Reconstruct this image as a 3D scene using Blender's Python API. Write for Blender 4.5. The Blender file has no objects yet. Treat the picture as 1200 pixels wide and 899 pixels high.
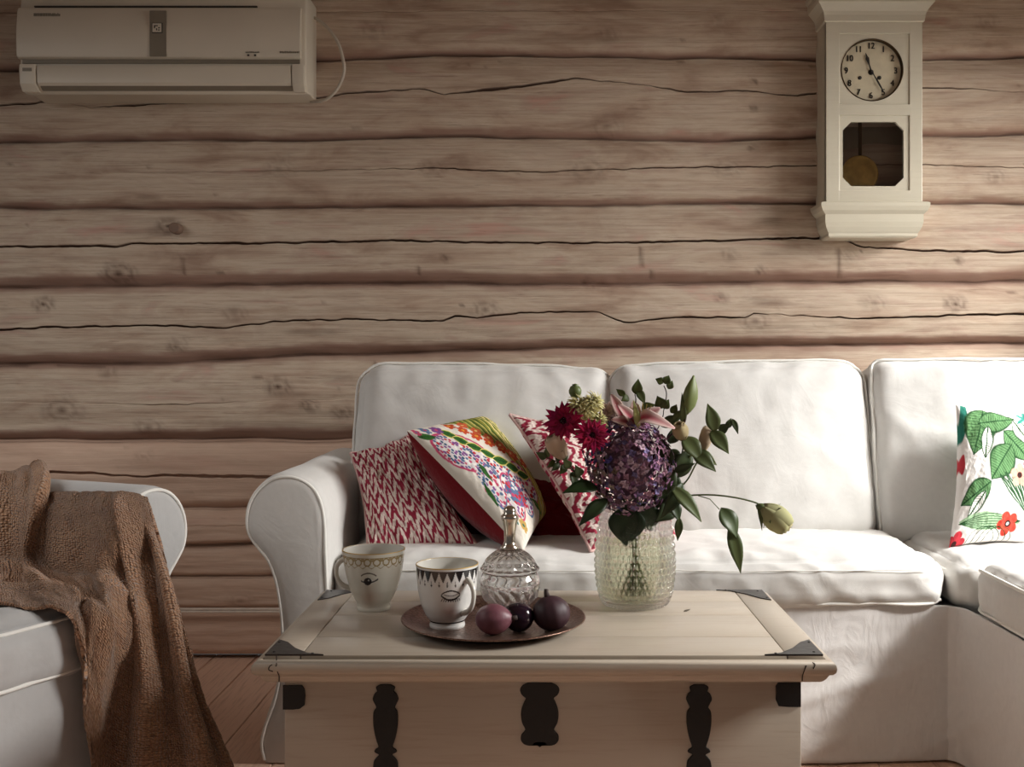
import bpy, bmesh, math, random
import numpy as np
from mathutils import Vector, Matrix, noise
random.seed(7); rng = np.random.default_rng(7)
C = bpy.context.scene.collection
PI = math.pi
H = 1.04; F = 1200.0; PX = 640.0; PY = 425.0     # camera height, focal length in pixels, principal point

def W(px, py, D):
    """a point of the room at distance D from the camera plane"""
    return Vector(((px-PX)/F*D, D, H-(py-PY)/F*D))

# ------------------------------------------------------------------ helpers
def tag(o, label=None, cat=None, group=None, kind=None):
    if label: o['label'] = label
    if cat: o['category'] = cat
    if group: o['group'] = group
    if kind: o['kind'] = kind
    return o
def empty(name, loc, label, cat, rz=0, group=None):
    o = bpy.data.objects.new(name, None); C.objects.link(o)
    o.location = loc; o.rotation_euler = (0, 0, rz); o.empty_display_size = .05
    return tag(o, label, cat, group)
class MB:
    def __init__(s): s.v = []; s.f = []; s.c = []; s.usec = False
    def add(s, v, f, col=None):
        b = len(s.v); s.v += [tuple(p) for p in v]; s.f += [tuple(i+b for i in q) for q in f]
        if col is not None: s.usec = True
        if col is None or isinstance(col[0], (int, float)): s.c += [tuple(col or (1, 1, 1))]*len(v)
        else: s.c += [tuple(c) for c in col]
        return s
    def box(s, x0, x1, y0, y1, z0, z1, bev=0, col=None, seg=2):
        bm = bmesh.new(); bmesh.ops.create_cube(bm, size=1)
        for v in bm.verts: v.co = ((x0+x1)/2+v.co.x*(x1-x0), (y0+y1)/2+v.co.y*(y1-y0), (z0+z1)/2+v.co.z*(z1-z0))
        if bev: bmesh.ops.bevel(bm, geom=bm.edges[:], offset=bev, segments=seg, affect='EDGES', profile=.5)
        bm.verts.index_update()
        s.add([v.co[:] for v in bm.verts], [[v.index for v in f.verts] for f in bm.faces], col); bm.free(); return s
    def loops(s, L, closed=True, cap0=False, cap1=False, col=None):
        n = len(L[0]); v = [p for l in L for p in l]; f = []
        for i in range(len(L)-1):
            for j in range(n if closed else n-1):
                k = (j+1) % n
                f.append((i*n+j, i*n+k, (i+1)*n+k, (i+1)*n+j))
        if cap0: f.append(tuple(range(n))[::-1])
        if cap1: f.append(tuple((len(L)-1)*n+j for j in range(n)))
        return s.add(v, f, col)
    def tube(s, pts, r, n=10, col=None, cap=True):
        pts = [Vector(p) for p in pts]; N = len(pts)
        rs = r if isinstance(r, (list, tuple)) else [r]*N
        up = None; L = []
        for i in range(N):
            t = (pts[min(i+1, N-1)]-pts[max(i-1, 0)]).normalized()
            if up is None:
                up = t.orthogonal().normalized()
            up = (up-t*up.dot(t)).normalized(); b = t.cross(up)
            L.append([pts[i]+(up*math.cos(2*PI*j/n)+b*math.sin(2*PI*j/n))*rs[i] for j in range(n)])
        return s.loops(L, True, cap, cap, col)
    def lathe(s, prof, n=48, c=(0, 0, 0), col=None, cap0=True, cap1=True):
        L = [[(c[0]+r*math.cos(2*PI*j/n), c[1]+r*math.sin(2*PI*j/n), c[2]+z) for j in range(n)] for r, z in prof]
        return s.loops(L, True, cap0, cap1, col)
    def build(s, name, mat, parent=None, smooth=True, world=True, auto=None):
        me = bpy.data.meshes.new(name); me.from_pydata(s.v, [], s.f)
        if s.usec:
            a = me.color_attributes.new('Col', 'FLOAT_COLOR', 'POINT')
            arr = np.ones((len(s.v), 4), np.float32); arr[:, :3] = np.array(s.c, np.float32); a.data.foreach_set('color', arr.ravel())
        bm = bmesh.new(); bm.from_mesh(me); bmesh.ops.recalc_face_normals(bm, faces=bm.faces[:]); bm.to_mesh(me); bm.free()
        return link(name, me, mat, parent, smooth, world, auto)
def link(name, me, mat, parent=None, smooth=True, world=True, auto=None):
    me.materials.append(mat)
    me.polygons.foreach_set('use_smooth', [smooth]*len(me.polygons))
    if smooth and auto is not None:
        me.set_sharp_from_angle(angle=auto)
    o = bpy.data.objects.new(name, me); C.objects.link(o)
    if parent is not None:
        o.parent = parent
        if world:
            M = Matrix.Identity(4); p = parent; chain = []
            while p is not None: chain.append(p); p = p.parent
            for q in reversed(chain): M = M @ Matrix.LocRotScale(q.location, q.rotation_euler, q.scale)
            me.transform(M.inverted())
    elif world and me.vertices:
        n = len(me.vertices); co = np.empty(n*3, np.float32); me.vertices.foreach_get('co', co); co = co.reshape(-1, 3)
        c = Vector(((co[:, 0].min()+co[:, 0].max())/2, (co[:, 1].min()+co[:, 1].max())/2, co[:, 2].min()))
        me.transform(Matrix.Translation(-c)); o.location = c
    return o
def gridobj(name, P, mat, parent=None, cols=None, closed_u=False, uv=False, smooth=True, extra=None, world=True):
    """P: (nu, nv, 3) array"""
    nu, nv = P.shape[:2]
    idx = np.arange(nu*nv).reshape(nu, nv)
    a = idx if not closed_u else np.vstack([idx, idx[:1]])
    q = np.stack([a[:-1, :-1], a[1:, :-1], a[1:, 1:], a[:-1, 1:]], -1).reshape(-1, 4)
    me = bpy.data.meshes.new(name)
    me.vertices.add(nu*nv); me.vertices.foreach_set('co', P.reshape(-1).astype(np.float32))
    nf = len(q); me.loops.add(nf*4); me.loops.foreach_set('vertex_index', q.ravel().astype(np.int32))
    me.polygons.add(nf); me.polygons.foreach_set('loop_start', (np.arange(nf)*4).astype(np.int32))
    me.update(calc_edges=True)
    if cols is not None:
        at = me.color_attributes.new('Col', 'FLOAT_COLOR', 'POINT')
        arr = np.ones((nu*nv, 4), np.float32); arr[:, :3] = cols.reshape(-1, 3); at.data.foreach_set('color', arr.ravel())
    if uv:
        ul = me.uv_layers.new(name='UVMap'); U = np.empty((nf*4, 2), np.float32)
        ii = q.ravel(); U[:, 0] = (ii//nv)/(nu-1); U[:, 1] = (ii % nv)/(nv-1); ul.data.foreach_set('uv', U.ravel())
    return link(name, me, mat, parent, smooth, world)
def catmull(pts, n):
    pts = [np.array(p, float) for p in pts]; m = len(pts); out = []
    for k in range(n):
        t = k/(n-1)*(m-1); i = min(int(t), m-2); f = t-i
        p0 = pts[max(i-1, 0)]; p1 = pts[i]; p2 = pts[i+1]; p3 = pts[min(i+2, m-1)]
        out.append(.5*((2*p1)+(-p0+p2)*f+(2*p0-5*p1+4*p2-p3)*f*f+(-p0+3*p1-3*p2+p3)*f**3))
    return np.array(out)
def vnoise(x, y, seed=0):
    """value noise in numpy"""
    xi = np.floor(x).astype(np.int64); yi = np.floor(y).astype(np.int64); xf = x-xi; yf = y-yi
    def h(a, b):
        n = (a*374761393+b*668265263+seed*974711) & 0xffffffff
        n = ((n ^ (n >> 13))*1274126177) & 0xffffffff
        return ((n ^ (n >> 16)) & 0xffff)/65535.0
    u = xf*xf*(3-2*xf); v = yf*yf*(3-2*yf)
    return (h(xi, yi)*(1-u)+h(xi+1, yi)*u)*(1-v)+(h(xi, yi+1)*(1-u)+h(xi+1, yi+1)*u)*v
def fbm(x, y, seed=0, o=4):
    s = 0; a = .5
    for k in range(o): s = s+a*vnoise(x*2**k, y*2**k, seed+k*17); a *= .5
    return s
def sst(a, b, x):
    t = np.clip((x-a)/(b-a), 0, 1); return t*t*(3-2*t)

# ------------------------------------------------------------------ materials
def srgb(r, g, b):
    f = lambda c: (c/255/12.92 if c/255 <= .04045 else ((c/255+.055)/1.055)**2.4)
    return (f(r), f(g), f(b))
class NT:
    def __init__(s, name):
        s.m = bpy.data.materials.new(name); s.m.use_nodes = True; s.t = s.m.node_tree; s.n = s.t.nodes
        s.b = s.n['Principled BSDF']; s.out = s.n['Material Output']
    def new(s, typ, **kw):
        n = s.n.new(typ)
        for k, v in kw.items():
            if k in n.inputs.keys(): n.inputs[k].default_value = v
            else: setattr(n, k, v)
        return n
    def l(s, a, b): s.t.links.new(a, b)
    def coord(s, scale=(1, 1, 1), kind='Object', rot=(0, 0, 0)):
        tc = s.new('ShaderNodeTexCoord'); mp = s.new('ShaderNodeMapping')
        mp.inputs['Scale'].default_value = scale; mp.inputs['Rotation'].default_value = rot
        s.l(tc.outputs[kind], mp.inputs['Vector']); return mp.outputs['Vector']
    def noise(s, vec, scale, detail=3, rough=.5, dist=0):
        n = s.new('ShaderNodeTexNoise', Scale=scale, Detail=detail, Roughness=rough, Distortion=dist); s.l(vec, n.inputs['Vector']); return n.outputs['Fac']
    def ramp(s, fac, stops, interp='LINEAR'):
        r = s.new('ShaderNodeValToRGB'); cr = r.color_ramp; cr.interpolation = interp
        while len(cr.elements) < len(stops): cr.elements.new(.5)
        for e, (p, c) in zip(cr.elements, stops):
            e.position = p; e.color = (*c, 1) if len(c) == 3 else c
        s.l(fac, r.inputs['Fac']); return r.outputs['Color']
    def mix(s, fac, a, b, mode='MIX'):
        m = s.new('ShaderNodeMix', data_type='RGBA', blend_type=mode)
        for v, k in ((fac, 0), (a, 6), (b, 7)):
            if isinstance(v, (int, float)): m.inputs[k].default_value = v
            elif isinstance(v, tuple): m.inputs[k].default_value = (*v[:3], 1)
            else: s.l(v, m.inputs[k])
        return m.outputs[2]
    def math(s, op, a, b=0):
        m = s.new('ShaderNodeMath', operation=op)
        for v, k in ((a, 0), (b, 1)):
            if isinstance(v, (int, float)): m.inputs[k].default_value = v
            else: s.l(v, m.inputs[k])
        return m.outputs[0]
    def bump(s, h, strength=.3, dist=.01, prev=None):
        b = s.new('ShaderNodeBump', Strength=strength, Distance=dist); s.l(h, b.inputs['Height'])
        if prev: s.l(prev, b.inputs['Normal'])
        return b.outputs['Normal']
    def set(s, **kw):
        for k, v in kw.items():
            k = k.replace('_', ' ')
            i = s.b.inputs[k]
            if hasattr(v, 'links') or hasattr(v, 'is_output'): s.l(v, i)
            elif isinstance(v, tuple) and len(v) == 3: i.default_value = (*v, 1)
            else: i.default_value = v
        return s
def plain(name, col, rough=.5, metal=0, var=.08, scale=30, bump=0, spec=.5):
    m = NT(name); v = m.coord(); f = m.noise(v, scale, 3)
    a = tuple(max(0, c*(1-var)) for c in col); b = tuple(min(1, c*(1+var)) for c in col)
    m.set(Base_Color=m.ramp(f, [(.3, a), (.7, b)]), Roughness=rough, Metallic=metal); m.b.inputs['Specular IOR Level'].default_value = spec
    if bump: m.set(Normal=m.bump(f, bump, .003))
    return m.m
def fabric(name, col, wr=.5, wrscale=5, weave=900, stretch=(1, 1, 1)):
    m = NT(name); v = m.coord(stretch); g = m.coord()
    a = m.noise(v, wrscale, 4, .55, .9)
    rid = m.math('ABSOLUTE', m.math('SUBTRACT', a, .5))
    b = m.noise(v, wrscale*3.2, 3, .5, 1.4); rid2 = m.math('ABSOLUTE', m.math('SUBTRACT', b, .5))
    hh = m.math('ADD', m.math('MULTIPLY', rid, -1.0), m.math('MULTIPLY', rid2, -.35))
    w = m.noise(g, weave, 2)
    n1 = m.bump(hh, wr, .04); n2 = m.bump(w, .25, .0008, n1)
    c = m.ramp(m.noise(g, 60, 4), [(.3, tuple(x*.96 for x in col)), (.7, col)])
    m.set(Base_Color=c, Roughness=.9, Normal=n2, Sheen_Weight=.15); m.b.inputs['Specular IOR Level'].default_value = .15
    return m.m
def vcol(name, rough=.6, spec=.3, weave=0, coat=0, sub=0, trans=0):
    m = NT(name); a = m.new('ShaderNodeAttribute', attribute_name='Col')
    m.set(Base_Color=a.outputs['Color'], Roughness=rough); m.b.inputs['Specular IOR Level'].default_value = spec
    m.b.inputs['Coat Weight'].default_value = coat
    if weave: m.set(Normal=m.bump(m.noise(m.coord(), weave, 2), .35, .001))
    if trans:
        t = m.new('ShaderNodeBsdfTranslucent'); m.l(a.outputs['Color'], t.inputs['Color'])
        x = m.new('ShaderNodeMixShader', Fac=trans); m.l(m.b.outputs[0], x.inputs[1]); m.l(t.outputs[0], x.inputs[2]); m.l(x.outputs[0], m.out.inputs['Surface'])
    return m.m
def glass(name, tr=.35, rough=.02, col=(1, 1, 1)):
    m = NT(name); m.n.remove(m.b)
    g = m.new('ShaderNodeBsdfGlass', IOR=1.45, Roughness=rough); g.inputs['Color'].default_value = (*col, 1)
    t = m.new('ShaderNodeBsdfTransparent'); t.inputs['Color'].default_value = (*col, 1)
    x = m.new('ShaderNodeMixShader', Fac=tr); m.l(g.outputs[0], x.inputs[1]); m.l(t.outputs[0], x.inputs[2]); m.l(x.outputs[0], m.out.inputs['Surface'])
    return m.m
def thinglass(name):
    m = NT(name); m.n.remove(m.b)
    g = m.new('ShaderNodeBsdfGlossy', Roughness=.09); t = m.new('ShaderNodeBsdfTransparent')
    f = m.new('ShaderNodeFresnel', IOR=1.45)
    x = m.new('ShaderNodeMixShader'); m.l(f.outputs[0], x.inputs[0]); m.l(t.outputs[0], x.inputs[1]); m.l(g.outputs[0], x.inputs[2]); m.l(x.outputs[0], m.out.inputs['Surface'])
    return m.m

def wood_wall():
    m = NT('whitewashed_log'); a = m.new('ShaderNodeAttribute', attribute_name='Col')
    sep = m.new('ShaderNodeSeparateColor'); m.l(a.outputs['Color'], sep.inputs[0])   # r: knot, crack, joint dirt and shade, g: seam band, b: light painted into lower logs
    g = m.coord((1.2, 1, 30)); fine = m.noise(g, 6, 8, .65, .6)
    pat = m.noise(m.coord((1.3, 1, 5)), 2.2, 5, .6, .5)
    streak = m.noise(m.coord((.5, 1, 18)), 5, 5, .7, .3)
    base = m.ramp(pat, [(.28, srgb(160, 134, 116)), (.42, srgb(188, 166, 146)), (.54, srgb(200, 182, 162)), (.62, srgb(190, 168, 150)), (.72, srgb(196, 158, 142))])
    base = m.mix(m.ramp(streak, [(.38, (1, 1, 1)), (.55, (0, 0, 0))]), base, m.mix(.35, base, srgb(140, 112, 96)))
    base = m.mix(m.ramp(fine, [(.30, (1, 1, 1)), (.44, (0, 0, 0))]), base, m.mix(.42, base, srgb(112, 88, 74)))
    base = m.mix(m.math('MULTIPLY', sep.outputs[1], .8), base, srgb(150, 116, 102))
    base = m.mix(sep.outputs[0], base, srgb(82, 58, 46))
    base = m.mix(m.math('MULTIPLY', sep.outputs[2], .7), base, srgb(222, 186, 164))
    n = m.bump(fine, .35, .003); n = m.bump(streak, .3, .006, n)
    m.set(Base_Color=base, Roughness=.75, Normal=n); m.b.inputs['Specular IOR Level'].default_value = .25
    return m.m
def wood_floor():
    m = NT('pale_floor_boards'); v = m.coord((30, 1.3, 1)); f = m.noise(v, 5, 7, .6, .5); p = m.noise(m.coord((3, .6, 1)), 2, 3)
    c = m.mix(p, srgb(236, 200, 176), srgb(220, 180, 156)); c = m.mix(m.ramp(f, [(.3, (1, 1, 1)), (.5, (0, 0, 0))]), c, srgb(200, 160, 136))
    m.set(Base_Color=c, Roughness=.55, Normal=m.bump(f, .3, .003)); return m.m
def painted_wood(name, col, grain=.12):
    m = NT(name); f = m.noise(m.coord((1.5, 25, 25)), 4, 6, .6, .4); g = m.noise(m.coord(), 7, 4)
    c = m.mix(m.ramp(f, [(.3, (1, 1, 1)), (.5, (0, 0, 0))]), tuple(col), m.mix(grain*2, tuple(col), srgb(140, 105, 80)))
    c = m.mix(m.ramp(g, [(.35, (0, 0, 0)), (.75, (.35, .35, .35))]), c, tuple(x*.88 for x in col))
    m.set(Base_Color=c, Roughness=.38, Normal=m.bump(f, .15, .002)); return m.m
def blanket_mat():
    m = NT('woven_throw'); v = m.coord((1, 1, 1), 'UV')
    w1 = m.new('ShaderNodeTexVoronoi', Scale=1.0, Randomness=.55); mp = m.coord((150, 150, 1), 'UV'); m.l(mp, w1.inputs['Vector'])
    d = w1.outputs['Distance']
    n = m.noise(v, 14, 4); n2 = m.noise(v, 160, 3)
    c = m.ramp(d, [(.0, srgb(206, 164, 134)), (.45, srgb(184, 140, 114)), (.75, srgb(116, 80, 62))])
    c = m.mix(m.math('MULTIPLY', n2, .6), c, srgb(204, 164, 122)); c = m.mix(m.ramp(n, [(.4, (0, 0, 0)), (.7, (.5, .5, .5))]), c, srgb(150, 108, 84))
    m.set(Base_Color=c, Roughness=.95, Normal=m.bump(m.math('MULTIPLY', d, -1), 1, .012), Sheen_Weight=.3); m.b.inputs['Specular IOR Level'].default_value = .1
    return m.m
def bronze_tray():
    m = NT('engraved_bronze'); v = m.new('ShaderNodeTexVoronoi', Scale=90, feature='DISTANCE_TO_EDGE'); m.l(m.coord(), v.inputs['Vector'])
    f = v.outputs['Distance']; c = m.ramp(f, [(0, srgb(92, 68, 58)), (.12, srgb(140, 112, 98))])
    m.set(Base_Color=c, Metallic=.75, Roughness=.3, Normal=m.bump(f, .4, .003)); return m.m
def fig_mat(name, c1, c2, rough, bump=.2):
    m = NT(name); f = m.noise(m.coord((1, 1, 1)), 45, 5, .6); g = m.noise(m.coord((1, 1, .3)), 160, 3)
    m.set(Base_Color=m.mix(f, c1, c2), Roughness=rough, Normal=m.bump(g, bump, .002)); return m.m

M = dict(
    log=wood_wall(), floor=wood_floor(),
    slip=fabric('white_cotton_slipcover', srgb(222, 220, 216), .10, 3.0),
    skirt=fabric('white_cotton_skirt', srgb(226, 223, 221), .3, 2.6, stretch=(1.6, 1, .7)),
    pipe=plain('white_piping', srgb(238, 236, 230), .8, bump=.1, var=.03),
    chair=fabric('white_cotton_chair', srgb(186, 185, 184), .12, 3),
    trunk=painted_wood('cream_painted_wood', srgb(186, 174, 158)),
    iron=plain('black_iron', srgb(8, 8, 8), .6, .0, var=.3, scale=80, bump=.3),
    blackpaint=plain('dark_bracket', srgb(34, 28, 26), .35, .2, var=.3, scale=60, bump=.25),
    crack=plain('dark_crack', srgb(40, 26, 18), .8),
    clock=painted_wood('cream_clock_paint', srgb(208, 200, 180), .03),
    clockin=plain('clock_interior', srgb(140, 130, 112), .8),
    dial=plain('ivory_dial', srgb(208, 196, 168), .5, var=.05, scale=40),
    brass=plain('brass', srgb(196, 164, 96), .42, .35, var=.15, scale=50),
    darkbrass=plain('dark_brass', srgb(70, 54, 34), .35, .8),
    ink=plain('black_ink', srgb(16, 14, 12), .5),
    ac=plain('ac_plastic', srgb(214, 204, 186), .35, var=.03, scale=5),
    ac2=plain('ac_grey_plastic', srgb(128, 118, 102), .4, var=.03),
    acdark=plain('ac_dark_gap', srgb(60, 54, 44), .6),
    cord=plain('white_cord', srgb(190, 180, 165), .5),
    trim=plain('white_trim', srgb(220, 205, 190), .6), blanket=blanket_mat(),
    tray=bronze_tray(), glass=glass('clear_glass', .48), crystal=glass('cut_crystal', .12), tglass=thinglass('thin_glass'),
    water=glass('water', .75, 0, (.93, .955, .83)), silver=plain('silver', srgb(205, 196, 182), .18, .95, var=.06, scale=60),
    vc=vcol('printed_cotton', .85, .15, 1100), ceramic=vcol('glazed_ceramic', .12, .5, 0, .4),
    petal=vcol('petals', .8, .08, 0, trans=.2), leaf=vcol('leaves', .45, .4, 0, trans=.12),
    velvet=fabric('dark_red_velvet', srgb(112, 14, 24), .3, 6), peg=plain('worn_peg', srgb(120, 96, 80), .7, bump=.3),
    fig1=fig_mat('fig_skin_reddish', srgb(96, 44, 58), srgb(130, 88, 96), .45), fig2=fig_mat('plum_skin', srgb(22, 12, 22), srgb(40, 22, 36), .15, .05),
    fig3=fig_mat('fig_skin_dark', srgb(48, 24, 32), srgb(66, 38, 46), .55), figstem=plain('fig_stem', srgb(60, 44, 40), .7),
)

# ------------------------------------------------------------------ log wall
WY = 3.60                                     # face of the wall
def wz(py): return H-(py-PY)/F*WY
def wx(px): return (px-PX)/F*WY
def build_log_wall():
    xs = np.arange(-160, 1480, 3.2)          # photo-column spacing, turned into metres by wx
    def curve(pts): return np.interp(xs, [p[0] for p in pts], [p[1] for p in pts])
    seams = [curve([(0, -128), (1200, -120)]), curve([(0, -28), (600, -20), (1200, -26)]),
             curve([(-100, 86), (20, 85), (370, 74), (520, 67), (800, 70), (960, 73), (1200, 70)]),
             curve([(0, 168), (300, 166), (620, 162), (820, 167), (960, 164), (1200, 160)]),
             curve([(0, 246), (300, 245), (600, 243), (800, 240), (1200, 240)]),
             curve([(0, 338), (400, 333), (690, 334), (900, 331), (1200, 330)]),
             curve([(0, 427), (200, 426), (330, 418), (500, 414), (650, 408), (900, 406), (1200, 402)]),
             curve([(0, 516), (400, 515), (600, 508), (900, 505), (1200, 500)]),
             curve([(0, 592), (300, 595), (1200, 590)]), curve([(0, 640), (300, 637), (1200, 640)]),
             curve([(0, 674), (300, 675), (1200, 676)]), curve([(0, 712), (1200, 712)]), curve([(0, 766), (1200, 766)])]
    j = 0
    for s in seams: s += (fbm(xs/60, xs*0+j*7.3, j)-.5)*5; j += 1
    # cracks: (log index, polyline, width as a polyline)
    cracks = {
        1: [([(0, 20), (1200, 16)], [(0, .3), (200, .2), (1200, 0)])],
        2: [([(0, 128), (75, 122), (112, 130), (260, 121), (370, 119), (420, 112), (500, 108), (520, 115), (600, 106), (675, 96), (760, 104), (800, 112), (870, 110), (930, 116), (960, 112), (1090, 106), (1200, 112)],
             [(0, 1.6), (70, 2), (80, .2), (112, .3), (180, 2.2), (255, 1), (262, .1), (372, 1), (430, 1.8), (492, .6), (515, .5), (580, 3.2), (655, 2.2), (690, .6), (760, .3), (780, 1.3), (870, 1.3), (900, .3), (940, 1.4), (960, 1), (1085, 1), (1180, .2)])],
        3: [([(0, 208), (400, 202), (500, 200), (640, 204), (760, 200), (870, 198), (1100, 196), (1200, 200)], [(0, 0), (300, .2), (480, .5), (520, .9), (700, .6), (760, .9), (960, .7), (1200, .5)])],
        4: [([(0, 291), (145, 290), (160, 287), (300, 287), (450, 284), (600, 286), (760, 286), (860, 283), (980, 280), (1000, 290), (1060, 295), (1200, 297)],
             [(0, 1.8), (140, 1.9), (200, 1.2), (300, 2.2), (450, 1.6), (600, 1.6), (850, 1.8), (980, 2), (1010, 1), (1090, 2), (1200, 1.5)])],
        5: [([(0, 388), (60, 384), (180, 382), (270, 385), (330, 377), (420, 375), (520, 377), (535, 371), (560, 374), (600, 368), (700, 366), (730, 379), (800, 372), (870, 374), (880, 368), (1000, 374), (1200, 368)],
             [(0, 1.6), (300, 1.2), (420, 1.3), (560, 1.3), (680, 1.2), (700, .4), (730, 1.1), (850, 1.5), (900, .3), (1000, 1.2), (1200, 1.8)])],
        6: [([(0, 470), (200, 474), (400, 468), (1200, 462)], [(0, 0), (170, .2), (200, .5), (300, 0), (1200, 0)])],
        7: [([(0, 556), (60, 552), (120, 554), (160, 557), (230, 556), (340, 558), (1200, 560)], [(0, 2), (60, 2.2), (130, 2.5), (150, 1), (230, 3.4), (320, 3), (400, 2), (1200, 1)])],
        8: [([(0, 615), (1200, 613)], [(0, .1), (1200, .1)])],
    }
    rows = []; dep = []; band = []; crk = []; tone = []
    N = len(seams)
    for i in range(N-1):
        a, b = seams[i], seams[i+1]
        c = cracks.get(i)
        ts = np.linspace(0, 1, 27)[:-1]
        last = (i == N-2)
        A = 1.0 if i < 9 else .5
        def prof(t):
            d = .018*A+.020*A*(1-np.clip(1-t/.30, 0, 1)**2)            # quick round-over at the top
            d = d-.026*A*sst(.84, 1.0, t)**1.5                   # long curl towards the joint below
            d = d+.008*A*np.sin(PI*t)
            return d
        def edge(y):
            rows.append(y); tt = (y-a)/(b-a); dep.append(prof(tt)); crk.append(xs*0)
        edge(a); edge(a+.8); edge(a+1.8)
        if c:
            cy = np.interp(xs, [p[0] for p in c[0][0]], [p[1] for p in c[0][0]])+(fbm(xs/14, xs*0+i, 3+i)-.5)*3.0
            cw = np.interp(xs, [p[0] for p in c[0][1]], [p[1] for p in c[0][1]])*(.75+.5*vnoise(xs/9, xs*0, i))
            tc = (cy-a)/(b-a)
            e1 = .55*cw; e2 = e1+.45; e3 = e2+.8
            for k in np.linspace(.04, 1, 13)[:-1]:
                tt = k*tc; y = a+(b-a)*tt
                rows.append(np.minimum(y, cy-e3-.4)); dep.append(prof(tt)); crk.append(xs*0)
            for off, dd in ((-e3, 0), (-e2, 0), (-e1, .9), (0, 1), (e1, .9), (e2, 0), (e3, 0)):
                rows.append(cy+off); dep.append(prof(tc)-dd*np.minimum(cw, 1.6)*.014); crk.append(xs*0+dd*np.clip(cw*1.3, 0, 1))
            for k in np.linspace(0, 1, 15)[1:-1]:
                tt = tc+(1-tc)*k; y = a+(b-a)*tt
                rows.append(np.maximum(y, cy+e3+.4)); dep.append(prof(tt)); crk.append(xs*0)
        else:
            for t in ts[1:]: rows.append(a+(b-a)*t); dep.append(prof(xs*0+t)); crk.append(xs*0)
        edge(b-1.8); edge(b-.8)
        nr = len(rows)-len(band)
        for q in range(nr):
            t = (rows[len(band)]-a)/(b-a)
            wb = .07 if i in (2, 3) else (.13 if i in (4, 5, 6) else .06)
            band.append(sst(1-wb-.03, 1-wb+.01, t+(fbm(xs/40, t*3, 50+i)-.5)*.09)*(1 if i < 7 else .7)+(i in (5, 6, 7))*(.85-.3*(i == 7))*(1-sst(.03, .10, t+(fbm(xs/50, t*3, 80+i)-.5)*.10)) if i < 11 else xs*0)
            tone.append(xs*0+(0 if i < 7 else (.8 if i < 11 else 1.0)))  # lower logs coloured lighter in place of missing fill light
    rows.append(seams[-1]); dep.append(xs*0); band.append(xs*0); crk.append(xs*0); tone.append(xs*0+1)
    R = np.maximum.accumulate(np.array(rows), axis=0); Dp = np.array(dep); B = np.array(band); K = np.array(crk); T = np.array(tone)
    XX = np.broadcast_to(xs, R.shape)
    # deep joint line
    for s in seams[1:-2]:
        Dp = Dp-.009*np.exp(-((R-s)/1.0)**2)
    Dp = Dp+(fbm(XX/90, R/9, 5)-.5)*.012+(fbm(XX/25, R/5, 9)-.5)*.005
    for s in seams[1:-2]: K = np.maximum(K, (.55+.45*vnoise(XX/30, R*0, 77))*np.exp(-((R-s)/(1.0+1.3*vnoise(XX/22, R*0, 5)))**2))  # joint dirt, plus shade painted on the log top below
    knots = [(204, 267, 7, 1), (145, 322, 9, .8), (58, 357, 6, .9), (80, 480, 10, .6), (330, 453, 7, .9), (366, 474, 5, .9), (404, 482, 6, .6), (180, 500, 8, .5), (130, 435, 5, .5), (174, 534, 5, .7),
             (212, 406, 5, .6), (280, 369, 6, .5), (215, 402, 6, .4), (330, 201, 8, .35), (335, 190, 6, .3), (508, 200, 7, .4), (570, 364, 7, .6), (524, 304, 3, 1), (690, 333, 3.5, 1), (688, 202, 10, .4), (850, 200, 8, .4),
             (710, 152, 9, .35), (712, 45, 6, .4), (882, 377, 8, .5), (852, 300, 5, .4), (889, 318, 3, .8), (843, 350, 4, .6), (1114, 357, 6, .9), (1020, 356, 7, .35), (1118, 306, 3, .7), (990, 300, 5, .3), (1000, 441, 3, .9),
             (284, 702, 7, .9), (269, 765, 3, .6), (880, 131, 2.5, .9), (881, 100, 2, .8), (881, 176, 3, .8), (1185, 700, 5, .5), (205, 690, 4, .5), (1150, 30, 6, .4), (440, 40, 8, .35), (840, 30, 6, .3), (1160, 210, 6, .4)]
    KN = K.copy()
    for kx, ky, r, s in knots:
        d = np.sqrt(((XX-kx)/1.5)**2+(R-ky)**2)/r*(.75+.5*fbm(XX/7, R/4, int(kx)))
        KN = np.maximum(KN, min(1, s*1.25)*(np.exp(-(d/.42)**2)+.55*np.exp(-((d-1.0)/.18)**2)+.25*np.exp(-((d-1.5)/.2)**2)))
        Dp = Dp+.004*s*np.exp(-d**2)
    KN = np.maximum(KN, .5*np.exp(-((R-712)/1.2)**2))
    KN = np.maximum(KN, .55*sst(.74, .80, fbm(XX/38, (R+6*fbm(XX/70, R/60, 4))/2.6, 41, 3)))
    KN = np.maximum(KN, .35*sst(.64, .80, fbm(XX/90, R/13, 61, 3)))
    KN = np.maximum(KN, .9*np.exp(-((R-437-(XX-520)*.02)/1.4)**2)*sst(476, 500, XX)*(1-sst(545, 562, XX)))
    for vx, v0, v1 in ((219, 303, 325), (749, 290, 314), (762, 316, 328), (441, 424, 440), (492, 313, 325), (978, 293, 326), (520, 426, 440)):
        KN = np.maximum(KN, .6*np.exp(-((XX-vx-(R-v0)*.08)/2.2)**2)*(R > v0)*(R < v1))
    P = np.stack([(XX-PX)/F*WY, WY-Dp, np.broadcast_to(wz(R), R.shape)], -1)
    # last row down to the floor
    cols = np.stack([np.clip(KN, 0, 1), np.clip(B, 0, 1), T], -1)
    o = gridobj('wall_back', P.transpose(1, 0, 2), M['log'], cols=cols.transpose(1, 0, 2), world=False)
    sm = o.modifiers.new('thick', 'SOLIDIFY'); sm.thickness = .05; sm.offset = 1
    return tag(o, 'whitewashed horizontal log wall with long cracks', kind='structure')
wall = build_log_wall()
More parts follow.
